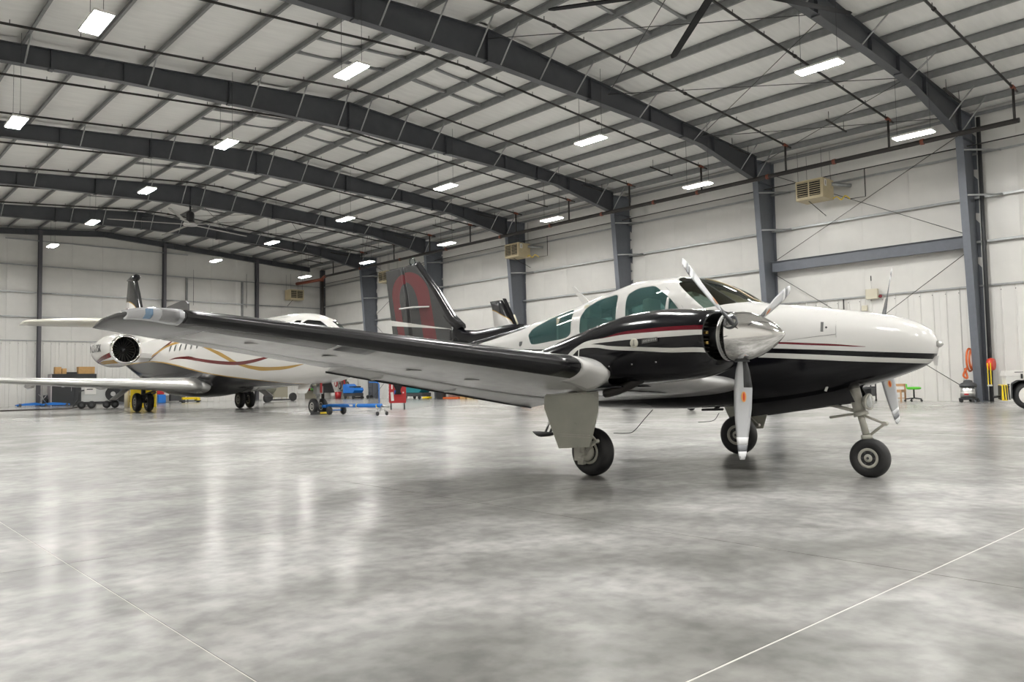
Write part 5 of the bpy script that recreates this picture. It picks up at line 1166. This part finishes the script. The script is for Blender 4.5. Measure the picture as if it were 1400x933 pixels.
# floor jacks
def floor_jack(x, y, rz, label):
    t = thing('floor_jack', label, 'jack', (x, y, 0), rz)
    g = G(); g.prism([(-0.8, -0.16, 0.06), (0.75, -0.16, 0.06), (0.75, -0.16, 0.14), (0.2, -0.16, 0.24), (-0.3, -0.16, 0.20), (-0.8, -0.16, 0.13)], (0, 0.32, 0)); g.obj('frame', blue_p, t)
    for sx in (-0.62, 0.6):
        for sy in (-0.2, 0.2): G().tube((sx, sy-0.03, 0.075), (sx, sy+0.03, 0.075), 0.075, 12).obj('wheel', dk_grey, t)
    G().tube((0.5, 0, 0.2), (0.95, 0, 0.75), 0.02, 8).obj('handle', alu, t); G().lathe([(0.09, 0), (0.09, 0.03)], (-0.55, 0, 0.16), (0, 0, 1), 12).obj('saddle', dk_grey, t)
    return t
floor_jack(10.75, 56.3, 0.1, 'low blue floor jack left of the steel post on the end wall'); floor_jack(12.05-0.1, 55.6, 3.3, 'low blue floor jack right of the post, in front of the black cabinet')
t = thing('pump_unit', 'small dark pump beside the black cabinet, behind the blue jack', 'pump', (11.68, 56.9, 0))
G().lathe([(0.16, 0), (0.18, 0.1), (0.17, 0.4), (0.08, 0.5)], n=14).obj('tank', blk_mat, t); G().bbox((0, 0, 0.58), (0.2, 0.3, 0.2), 0.03).obj('motor', dk_grey, t)
# yellow tug
t = thing('yellow_tug', 'bright yellow equipment box behind the jet main wheels', 'cart', (13.45, 43.5, 0), math.radians(-20))
g = G(); g.prism([(-0.60, -0.5, 0.02), (0.60, -0.5, 0.02), (0.60, -0.5, 0.85), (0.45, -0.5, 1.18), (-0.50, -0.5, 1.25), (-0.60, -0.5, 1.1)], (0, 1.2, 0)); g.obj('body', yellow_p, t)
G().bbox((0.2, -0.51, 0.98), (0.18, 0.03, 0.14), 0.01).obj('handle_slot', blk_mat, t); G().tube((-0.1, -0.55, 0.35), (0.62, -0.56, 0.80), 0.05, 8).obj('hose', blk_mat, t)
G().tube((-0.78, -0.1, 0.02), (-0.78, -0.1, 1.25), 0.13, 14).obj('gas_cylinder', cream, t)
# floor clutter in the back
tag(G().bbox((17.9, 54.4, 0.30), (0.5, 0.5, 0.56), 0.05).obj('blue_drum', blue_p), 'small blue drum behind the jet main wheels', 'drum')
o = G().bbox((17.9, 54.6, 0.80), (0.46, 0.4, 0.42), 0.05).obj('red_toolbox', red_p); tag(o, 'red toolbox standing on the blue drum', 'toolbox')
t = thing('workbench', 'low dark bench with tools on the end wall under the jet belly', 'bench', (19.4, 56.6, 0))
G().box((0, 0, 0.95), (2.0, 0.7, 0.06)).obj('worktop', dk_grey, t)
for sx in (-0.95, 0.95):
    for sy in (-0.3, 0.3): G().box((sx, sy, 0.46), (0.06, 0.06, 0.92)).obj('leg', dk_grey, t)
G().box((0.4, 0.2, 0.5), (1.0, 0.3, 0.8)).obj('back_panel', dk_grey, t); G().bbox((-0.6, -0.1, 0.62), (0.5, 0.4, 0.3), 0.05).obj('grey_bin', grey_pl, t)
t = thing('pallet_jack', 'yellow handled pallet jack by the bench under the jet', 'jack', (19.9, 54.6, 0), 0.1)
g = G(); g.bbox((0, 0, 0.28), (1.15, 0.2, 0.16), 0.03); g.bbox((0.5, 0, 0.2), (0.25, 0.4, 0.25), 0.03); g.obj('body', yellow_p, t); G().box((0.0, 0, 0.1), (1.3, 0.5, 0.08)).obj('forks', dk_grey, t)
for sx in (-0.5, 0.55): G().tube((sx, -0.15, 0.07), (sx, 0.15, 0.07), 0.07, 10).obj('wheel', black_rub, t)
# white partition bays with hanging tools on the right part of the end wall
def bay(x, y, w_, h_, rz, label, seed, tools=True):
    t = thing('storage_bay', label, 'shelf', (x, y, 0), rz); d_ = 0.9
    for sx in (-w_/2, w_/2): G().box((sx, 0, h_/2), (0.05, d_, h_)).obj('side_panel', white_pl, t)
    G().box((0, d_/2-0.02, h_/2), (w_-0.06, 0.03, h_)).obj('back_panel', cream, t); G().box((0, 0, h_+0.02), (w_+0.05, d_, 0.04)).obj('top_panel', white_pl, t)
    b = G().box((0, 0.1, 0.62), (w_-0.06, 0.6, 0.04)).obj('shelf_board', dk_grey, t)
    return t
def bucket(x, y, z, m, label, r=0.17, h=0.36):
    t = G(); t.lathe([(r*0.8, 0), (r, h), (r*0.94, h), (r*0.76, 0.02), (0.001, 0.02)], (x, y, z), n=18); return tag(t.obj('bucket', m), label, 'bucket')
RW_X = 31.2
bay(30.3, 57.2, 1.5, 1.45, 0.0, 'white storage bay left of the jet nose gear with small tools', 1)
bay(31.25, 55.6, 1.5, 1.45, -PI/2, 'white storage bay behind the jet nose gear with hanging hoses', 2)
bay(31.25, 53.2, 1.5, 1.45, -PI/2, 'white storage bay holding the red bucket, right of the jet nose gear', 3)
bucket(30.45, 53.15, 0.0, red_p, 'bright red bucket in front of the white storage bay', 0.26, 0.5)
bucket(30.5, 53.95, 0.0, white_pl, 'white plastic bucket left of the red one', 0.24, 0.62)
bucket(30.5, 52.0, 0.0, cream, 'cream plastic drum right of the red bucket', 0.22, 0.85)
rr = random.Random(11)
for i, (y, z, m, nm) in enumerate([(55.9, 1.0, dk_grey, 'dark coiled hose'), (55.3, 1.15, red_p, 'red air hose'), (54.0, 1.15, red_p, 'red extension cable'), (53.42, 0.95, dk_grey, 'dark rubber hose'), (52.9, 1.2, red_p, 'red lead'), (52.3, 1.0, P('olive_hose', (0.10, 0.09, 0.06), 0.7), 'olive coiled hose')]):
    g = G()
    for k in range(3):
        R = 0.16+0.03*k; g.path([(30.72+0.02*k, y+R*math.cos(a), z+R*1.2*math.sin(a)) for a in [2*PI*q/14 for q in range(15)]], 0.02, 6)
    tag(g.obj('hanging_hose', m), '%s hanging on the storage bay, number %s from the left' % (nm, ORD[i] if i else 'first'), 'hose')
for i, (x, z, m) in enumerate([(29.95, 0.72, red_p), (30.35, 0.75, green_p), (30.65, 0.72, yellow_p)]):
    tag(G().bbox((x, 56.95, z), (0.22, 0.25, 0.16), 0.02).obj('tool_case', m), '%s tool case on the shelf board of the left storage bay' % ('small red', 'small green', 'small yellow')[i], 'case')
# beige maintenance stand under the jet
t = thing('maintenance_stand', 'beige wheeled cabinet stand seen under the jet belly', 'stand', (23.4, 48.6, 0), 0.2)
G().bbox((0, 0, 0.72), (1.1, 0.6, 0.9), 0.02).obj('cabinet', P('khaki_enamel', (0.28, 0.26, 0.20), 0.5), t)
for sx in (-0.5, 0.5):
    for sy in (-0.25, 0.25): G().box((sx, sy, 0.75), (0.05, 0.05, 1.3)).obj('post', cream, t)
G().tube((-0.9, -0.3, 0.12), (0.9, -0.3, 0.12), 0.05, 8).obj('base_bar', dk_grey, t)
for sx in (-0.95, 0.95): G().tube((sx, -0.36, 0.28), (sx, -0.24, 0.28), 0.28, 18).obj('wheel', black_rub, t)
t = thing('wheeled_jack', 'grey wheeled jack partly hidden behind the jet right wheels', 'jack', (21.4, 46.0, 0), 0.5)
G().tube((0, -0.08, 0.26), (0, 0.08, 0.26), 0.26, 18).obj('wheel', black_rub, t); g = G(); g.lathe([(0.05, -0.5), (0.34, -0.3), (0.40, 0.1), (0.2, 0.5)], (0.2, 0, 0.85), (1, 0, 0), 16); g.obj('tank', P('olive_grey', (0.12, 0.12, 0.09), 0.5), t); G().tube((0, 0, 0.26), (0.1, 0, 0.6), 0.04, 8).obj('strut', dk_grey, t)
# floor scrubbers
def scrubber(x, y, rz, m, label, L=1.6):
    t = thing('floor_scrubber', label, 'cleaning machine', (x, y, 0), rz)
    g = G(); g.prism([(-L/2, -0.4, 0.42), (L*0.30, -0.4, 0.42), (L*0.42, -0.4, 0.62), (L*0.36, -0.4, 0.80), (-L*0.05, -0.4, 0.84), (-L*0.32, -0.4, 1.08), (-L/2, -0.4, 1.05)], (0, 0.8, 0)); g.obj('tank', m, t)
    G().bbox((-L*0.05, 0, 0.30), (L*0.95, 0.74, 0.24), 0.03).obj('base', dk_grey, t); G().bbox((L*0.1, 0, 0.86), (L*0.4, 0.6, 0.10), 0.03).obj('lid', blk_mat, t)
    for sx in (-L*0.35, L*0.3):
        for sy in (-0.36, 0.36): G().tube((sx, sy-0.04, 0.13), (sx, sy+0.04, 0.13), 0.13, 14).obj('wheel', black_rub, t)
    G().tube((L*0.45, -0.35, 0.09), (L*0.45, 0.35, 0.09), 0.07, 10).obj('squeegee', yellow_p if m is teal_p else blk_mat, t)
    G().path([(-L/2, -0.3, 0.95), (-L*0.62, -0.3, 1.0), (-L*0.62, 0.3, 1.0), (-L/2, 0.3, 0.95)], 0.025, 6).obj('handle_bar', blk_mat, t)
    return t
scrubber(30.1, 50.3, -PI/2, P('bright_blue_plastic', (0.01, 0.17, 0.62), 0.35), 'bright blue floor scrubber beside a column far down the right wall', 1.7)
scrubber(30.5, 42.9, -PI/2, teal_p, 'teal floor scrubber behind the red tool cart along the right wall', 2.4)
t = thing('hand_truck', 'dark hand truck beside the far column near the blue scrubber', 'hand truck', (30.7, 49.0, 0), 0.3)
for sx in (-0.2, 0.2): G().tube((sx, 0, 0.15), (sx, 0, 1.2), 0.02, 6).obj('rail', blk_mat, t); G().tube((sx-0.03, 0.08, 0.13), (sx+0.03, 0.08, 0.13), 0.13, 12).obj('wheel', black_rub, t)
for z in (0.4, 0.8, 1.18): G().tube((-0.2, 0, z), (0.2, 0, z), 0.015, 6).obj('crossbar', blk_mat, t)
G().box((0, -0.12, 0.03), (0.42, 0.25, 0.02)).obj('toe_plate', alu, t)
t = thing('waste_bin', 'dark grey ribbed waste bin right of the teal scrubber', 'bin', (31.0, 40.98, 0))
G().lathe([(0.30, 0), (0.34, 0.75), (0.36, 0.76), (0.36, 0.80), (0.1, 0.84)], n=20).obj('barrel', P('slate_plastic', (0.09, 0.095, 0.10), 0.5), t)
for i in range(10):
    a = 2*PI*i/10; G().tube((0.325*math.cos(a), 0.325*math.sin(a), 0.05), (0.345*math.cos(a), 0.345*math.sin(a), 0.7), 0.012, 5).obj('rib', dk_grey, t)
t = thing('roll_rack', 'rack of upright grey rolls on an orange base by the right wall', 'rack', (31.2, 39.9, 0), PI/2)
G().box((0, 0, 0.06), (1.5, 0.6, 0.10)).obj('base', orange_p, t)
for i in range(6): G().tube((-0.45+i*0.18, 0.02*(i % 2), 0.11), (-0.45+i*0.18, 0.02*(i % 2), 0.85+0.06*(i % 3)), 0.075, 12).obj('roll', P('pale_grey_roll', (0.45, 0.42, 0.42), 0.6), t)
tag(G().bbox((31.25, 38.75, 0.32), (0.5, 0.5, 0.62), 0.01).obj('cardboard_box', cardboard), 'tall brown cardboard box right of the orange roll rack', 'box')
tag(G().bbox((31.3, 38.1, 0.24), (0.45, 0.55, 0.46), 0.01).obj('cardboard_box', P('pale_cardboard', (0.58, 0.42, 0.20), 0.8)), 'low pale cardboard box right of the tall brown box', 'box')
o = thing('parts_crate', 'orange crate by the right wall, seen only as a reflection below the wing', 'crate', (31.1, 32.45, 0))
G().bbox((0, 0, 0.36), (0.7, 1.25, 0.72), 0.02).obj('body', P('orange_crate_paint', (0.70, 0.30, 0.08), 0.5), o); G().box((0, 0, 0.73), (0.74, 1.29, 0.04)).obj('lid', cardboard, o)

# ================================================================== SECOND SMALL AIRCRAFT BEHIND THE CABIN
la = thing('light_airplane', 'white airplane mostly hidden behind the cabin, only its dark topped fin showing', 'airplane', (20.6, 18.05, 0), -PI/2)
la.scale = (1.24, 1.24, 1.24)
LF = [(4.2, 1.02, 0.98, 0.02, 1.0), (4.0, 1.18, 0.82, 0.2, 1.0), (3.2, 1.4, 0.68, 0.42, 1.05), (2.4, 1.66, 0.62, 0.55, 1.1), (1.4, 1.78, 0.6, 0.6, 1.15), (0, 1.78, 0.6, 0.6, 1.15), (-1.6, 1.7, 0.72, 0.48, 1.2), (-3.2, 1.56, 1.02, 0.26, 1.3), (-4.4, 1.46, 1.25, 0.08, 1.36)]
G().loft(body_rings(LF, 28, 40)).obj('fuselage', white_p, la)
g = G(); rings = []
for z, xl, xt, h in ((1.35, -2.4, -4.35, 0.06), (2.0, -3.1, -4.4, 0.05), (2.6, -3.52, -4.52, 0.045), (3.2, -3.93, -4.62, 0.04), (3.42, -4.10, -4.72, 0.03)): rings.append([(xl, 0, z), (xl+(xt-xl)*0.3, h, z), (xt, 0, z), (xl+(xt-xl)*0.3, -h, z)])
g.loft(rings); lab(g.obj('tail_fin', bands('light_airplane_fin_paint', (0.025, 0.025, 0.027), [([(-5, 3.2), (-4.6, 3.15), (-4.1, 2.95), (-3.7, 2.75), (-3.4, 2.4)], GOLD), ([(-5, 3.17), (-4.6, 3.12), (-4.1, 2.92), (-3.7, 2.72), (-3.4, 2.37)], JW)], -5, -3, 2, 3.5), la), 'white fin with a dark tip and thin gold line')
g = G(); g.prism([(-3.36, -0.05, 2.45), (-3.43, -0.05, 2.45), (-4.06, -0.04, 3.46), (-3.98, -0.04, 3.46)], (0, 0.09, 0)); g.obj('fin_leading_edge', blk_gloss, la)
LW = [(0.4, 0.9, 0.72, -0.6, 0.70, 0.13), (4.6, 0.5, 0.98, -0.5, 0.97, 0.11)]
for s_ in (-1, 1):
    G().loft(wing_rings(LW, [0.4, 2, 3.5, 4.6], s_, 0, 1, n=10)).obj('wing', white_p, la)
    G().loft(wing_rings([(0.05, -3.5, 1.45, -4.3, 1.44, 0.1), (1.5, -3.85, 1.47, -4.35, 1.46, 0.09)], [0.05, 0.8, 1.5], s_, 0, 1, n=8)).obj('tailplane', white_p, la)
    G().tube((-0.1, s_*1.2, 0.75), (-0.1, s_*1.2, 0.2), 0.03, 8).obj('main_gear_strut', gear_m, la); wheel(la, (-0.1, s_*1.2, 0.18), 0.18, 0.12, 'main_tire', 20)
G().tube((2.9, 0, 0.75), (2.95, 0, 0.2), 0.03, 8).obj('nose_gear_strut', gear_m, la); wheel(la, (2.95, 0, 0.16), 0.16, 0.11, 'nose_tire', 20)

# ================================================================== RIGHT WALL FOREGROUND ITEMS
t = thing('shop_vacuum', 'stainless steel shop vacuum with black top next to the nearest column', 'vacuum', (30.62, 9.72, 0), -2.4)
G().lathe([(0.25, 0.14), (0.25, 0.56)], n=24).obj('drum', alu, t); G().lathe([(0.252, 0.30), (0.252, 0.36)], n=24).obj('label_band', white_pl, t)
G().box((0.2, -0.16, 0.28), (0.02, 0.14, 0.05), rz=-0.6).obj('red_mark', red_p, t)
G().lathe([(0.27, 0.54), (0.28, 0.60), (0.24, 0.66), (0.15, 0.70), (0.14, 0.76), (0.05, 0.79), (0.001, 0.79)], n=24).obj('motor_head', dk_grey, t)
G().lathe([(0.31, 0.09), (0.31, 0.14), (0.26, 0.15)], n=24).obj('base_ring', blk_mat, t)
for i in range(5):
    a = 2*PI*i/5; G().tube((0.29*math.cos(a)-0.02, 0.29*math.sin(a), 0.05), (0.29*math.cos(a)+0.02, 0.29*math.sin(a), 0.05), 0.05, 10).obj('caster', blk_mat, t)
g = G(); g.path([(0.26, 0.06, 0.5), (0.36, 0.08, 0.46), (0.38, 0.08, 0.3), (0.34, 0.08, 0.16)], 0.03, 8, sub=4); g.obj('hose', dk_grey, t)
# orange hose coil left of the column, red and orange reel right of it
t = G()
for k in range(2):
    R = 0.36+0.05*k
    t.path([(31.22+R*0.8*math.cos(a), 9.74+0.08*k, 1.50+R*math.sin(a)) for a in [2*PI*q/18 for q in range(19)]], 0.035, 7)
t.path([(31.1, 9.86, 1.25), (31.0, 9.98, 0.95), (31.05, 9.86, 0.85), (31.1, 9.95, 1.2)], 0.035, 7, sub=4)
tag(t.obj('hose_coil', orange_p), 'orange hose coil hanging left of the nearest column', 'hose')
t = thing('cable_reel', 'red cable reel with yellow straps hanging right of the nearest column', 'reel', (31.2, 9.13, 1.32))
G().lathe([(0.12, -0.09), (0.20, -0.10), (0.23, 0), (0.20, 0.10), (0.12, 0.09)], (0, 0, 0), (0, 1, 0), 20).obj('drum', P('red_orange_plastic', (0.62, 0.05, 0.025), 0.4), t)
for dy in (-0.045, 0.045): G().box((-0.24, dy, -0.33), (0.02, 0.03, 0.75)).obj('strap', yellow_p, t)
G().box((-0.24, 0, -0.45), (0.03, 0.05, 0.4)).obj('hook_block', blk_mat, t); G().bbox((-0.24, 0, -0.74), (0.06, 0.16, 0.06), 0.01).obj('hook', grey_pl, t); G().tube((0, 0, 0.3), (0.1, 0.05, 0.62), 0.012, 6).obj('hanger', blk_mat, t)
tag(G().tube((31.5, 9.25, 10.3), (31.5, 9.25, 0.0), 0.07, 10).obj('downpipe', P('dark_downpipe', (0.035, 0.036, 0.038), 0.5)), 'dark vertical pipe running down right behind the nearest column', 'pipe')
# green stool, wooden chair, black cart
t = thing('rolling_stool', 'bright green rolling stool with five castor legs by the right wall', 'stool', (30.75, 11.60, 0), 0.4)
G().lathe([(0.001, 0.46), (0.20, 0.455), (0.25, 0.48), (0.25, 0.52), (0.20, 0.55), (0.001, 0.555)], n=24).obj('seat', green_p, t); 
g = G(); g.prism([(-0.22, 0.22, 0.52), (0.05, 0.24, 0.52), (0.03, 0.24, 0.66), (-0.15, 0.22, 0.66)], (0, 0.03, 0)); g.obj('seat_back', green_p, t)
G().tube((0, 0, 0.12), (0, 0, 0.46), 0.028, 10).obj('gas_column', blk_mat, t)
for i in range(5):
    a = 2*PI*i/5+0.3; o = G().tube((0, 0, 0.14), (0.30*math.cos(a), 0.30*math.sin(a), 0.10), 0.022, 6).obj('leg', blk_mat, t); G().tube((0.30*math.cos(a)-0.02, 0.30*math.sin(a), 0.04), (0.30*math.cos(a)+0.02, 0.30*math.sin(a), 0.04), 0.04, 10).obj('castor', blk_mat, o)
t = thing('wooden_chair', 'light wooden chair with items on its seat by the right wall', 'chair', (30.85, 12.25, 0), -PI/2)
G().box((0, 0, 0.40), (0.50, 0.46, 0.10)).obj('seat', wood_m, t)
for sx in (-0.22, 0.22):
    for sy in (-0.2, 0.2): G().box((sx, sy, 0.18), (0.05, 0.05, 0.36)).obj('leg', wood_m, t)
for sx in (-0.22, 0.22): G().box((sx, 0.21, 0.54), (0.05, 0.04, 0.24)).obj('back_post', wood_m, t)
G().bbox((0, 0.21, 0.62), (0.48, 0.04, 0.10), 0.01).obj('back_rail', wood_m, t); G().box((0, 0, 0.13), (0.42, 0.4, 0.02)).obj('stretcher', wood_m, t)
tag(G().bbox((30.80, 12.42, 0.501), (0.20, 0.18, 0.10), 0.01).obj('paper_pack', white_pl), 'white paper pack lying on the wooden chair', 'pack')
t = thing('rolling_cart', 'black rolling utility cart left of the wooden chair', 'cart', (30.8, 13.45, 0), -PI/2)
for z in (0.22, 0.50): 
    g = G(); g.box((0, 0, z), (0.72, 0.48, 0.03)); g.box((0, -0.24, z+0.04), (0.72, 0.02, 0.08)); g.box((0, 0.24, z+0.04), (0.72, 0.02, 0.08)); g.obj('tray', dk_grey, t)
G().box((0, 0.22, 0.36), (0.66, 0.02, 0.28)).obj('side_panel', dk_grey, t); G().box((0.33, 0, 0.36), (0.02, 0.44, 0.28)).obj('side_panel', dk_grey, t)
for sx in (-0.34, 0.34):
    for sy in (-0.22, 0.22): G().box((sx, sy, 0.42), (0.04, 0.04, 0.66)).obj('post', blk_mat, t); G().tube((sx-0.02, sy, 0.05), (sx+0.02, sy, 0.05), 0.05, 10).obj('castor', blk_mat, t)
tag(G().bbox((30.8, 13.42, 0.575), (0.3, 0.36, 0.10), 0.01).obj('paper_tray', white_pl), 'white tray lying on the black rolling cart', 'tray')
# white aircraft tug at the right edge
tg = thing('aircraft_tug', 'white aircraft tug with black and yellow bumper at the right picture edge', 'tug', (25.22, 5.44, 0), math.radians(-70))
# local x to the right in view, -y toward the camera; left end at x = -1.65
g = G(); g.prism([(-1.62, -0.62, 0.98), (-1.60, -0.62, 1.06), (-0.9, -0.62, 1.07), (0.2, -0.62, 1.10), (1.9, -0.62, 1.10), (1.9, -0.62, 0.92), (-1.62, -0.62, 0.92)], (0, 1.24, 0)); g.obj('hood', white_pl, tg)
g = G(); o_ = [(-1.58, 0.90), (1.9, 0.90), (1.9, 0.30), (0.25, 0.30), (0.22, 0.55), (0.0, 0.76), (-0.95, 0.78), (-1.15, 0.70), (-1.18, 0.24), (-1.56, 0.26)]
g.prism([(x, -0.60, z) for x, z in [(-1.58, 0.91), (1.9, 0.91), (1.9, 0.80), (-1.58, 0.80)]], (0, 1.2, 0)); g.prism([(x, -0.60, z) for x, z in [(-1.58, 0.80), (-1.47, 0.80), (-1.47, 0.26), (-1.56, 0.26)]], (0, 1.2, 0)); g.prism([(x, -0.60, z) for x, z in [(-0.45, 0.80), (1.9, 0.80), (1.9, 0.28), (-0.45, 0.28)]], (0, 1.2, 0)); g.obj('body', P('tug_white', (0.66, 0.66, 0.63), 0.35), tg)
g = G(); g.prism([(x, -0.59, z) for x, z in [(-1.47, 0.30), (-1.46, 0.70), (-1.3, 0.795), (-0.45, 0.795), (-0.45, 0.30)]], (0, 0.10, 0)); g.v = [(x, y+0.34, z) for x, y, z in g.v]; g.obj('wheel_well', dark_m, tg)
g = G(); g.prism([(-1.485, -0.605, 0.30), (-1.48, -0.605, 0.70), (-1.32, -0.605, 0.80), (-0.45, -0.605, 0.80), (-0.45, -0.605, 0.775), (-1.30, -0.605, 0.775), (-1.445, -0.605, 0.68), (-1.45, -0.605, 0.30)], (0, 0.3, 0)); g.obj('fender_lip', dk_grey, tg)
wheel(tg, (-1.06, -0.42, 0.385), 0.385, 0.30, 'tire', 32)
lab(G().lathe([(0.24, -0.585), (0.245, -0.575), (0.20, -0.56), (0.10, -0.555), (0.09, -0.58), (0.001, -0.58)], (-1.06, 0, 0.385), (0, 1, 0), 24).obj('wheel_disc', white_pl, tg), 'white steel wheel disc')
G().lathe([(0.06, -0.60), (0.06, -0.57)], (-1.06, 0, 0.385), (0, 1, 0), 12).obj('hub_nut', dk_grey, tg)
wheel(tg, (1.4, -0.42, 0.385), 0.385, 0.30, 'tire', 24)
g = G(); bp = G().bbox((-1.62, -0.02, 0.46), (0.14, 1.20, 0.42), 0.02).obj('bumper_block', yellow_p, tg)
for i in range(3):
    g = G(); x0 = -1.66+i*0.055; g.prism([(x0, -0.625, 0.66), (x0+0.028, -0.625, 0.66), (x0+0.05, -0.625, 0.27), (x0+0.022, -0.625, 0.27)], (0, 0.012, 0)); g.obj('black_stripe', blk_mat, bp)
for i in range(6): G().box((-1.695, -0.5+i*0.2, 0.46), (0.012, 0.07, 0.40), mat=Matrix.Rotation(0.35, 4, 'X')).obj('black_stripe', blk_mat, bp)
G().tube((-1.69, -0.2, 0.36), (-1.86, -0.2, 0.34), 0.035, 8).obj('tow_hitch', blk_mat, tg)
lab(G().box((-1.28, -0.622, 1.01), (0.20, 0.006, 0.02)).obj('lettering_strip', dk_grey, tg), 'thin grey lettering strip'); G().box((-1.22, -0.622, 0.90), (0.05, 0.02, 0.13)).obj('latch', blk_mat, tg)
for dz in (0.62, 0.68): G().box((-1.53, -0.604, dz), (0.05, 0.006, 0.03)).obj('small_decal', blk_mat, tg)
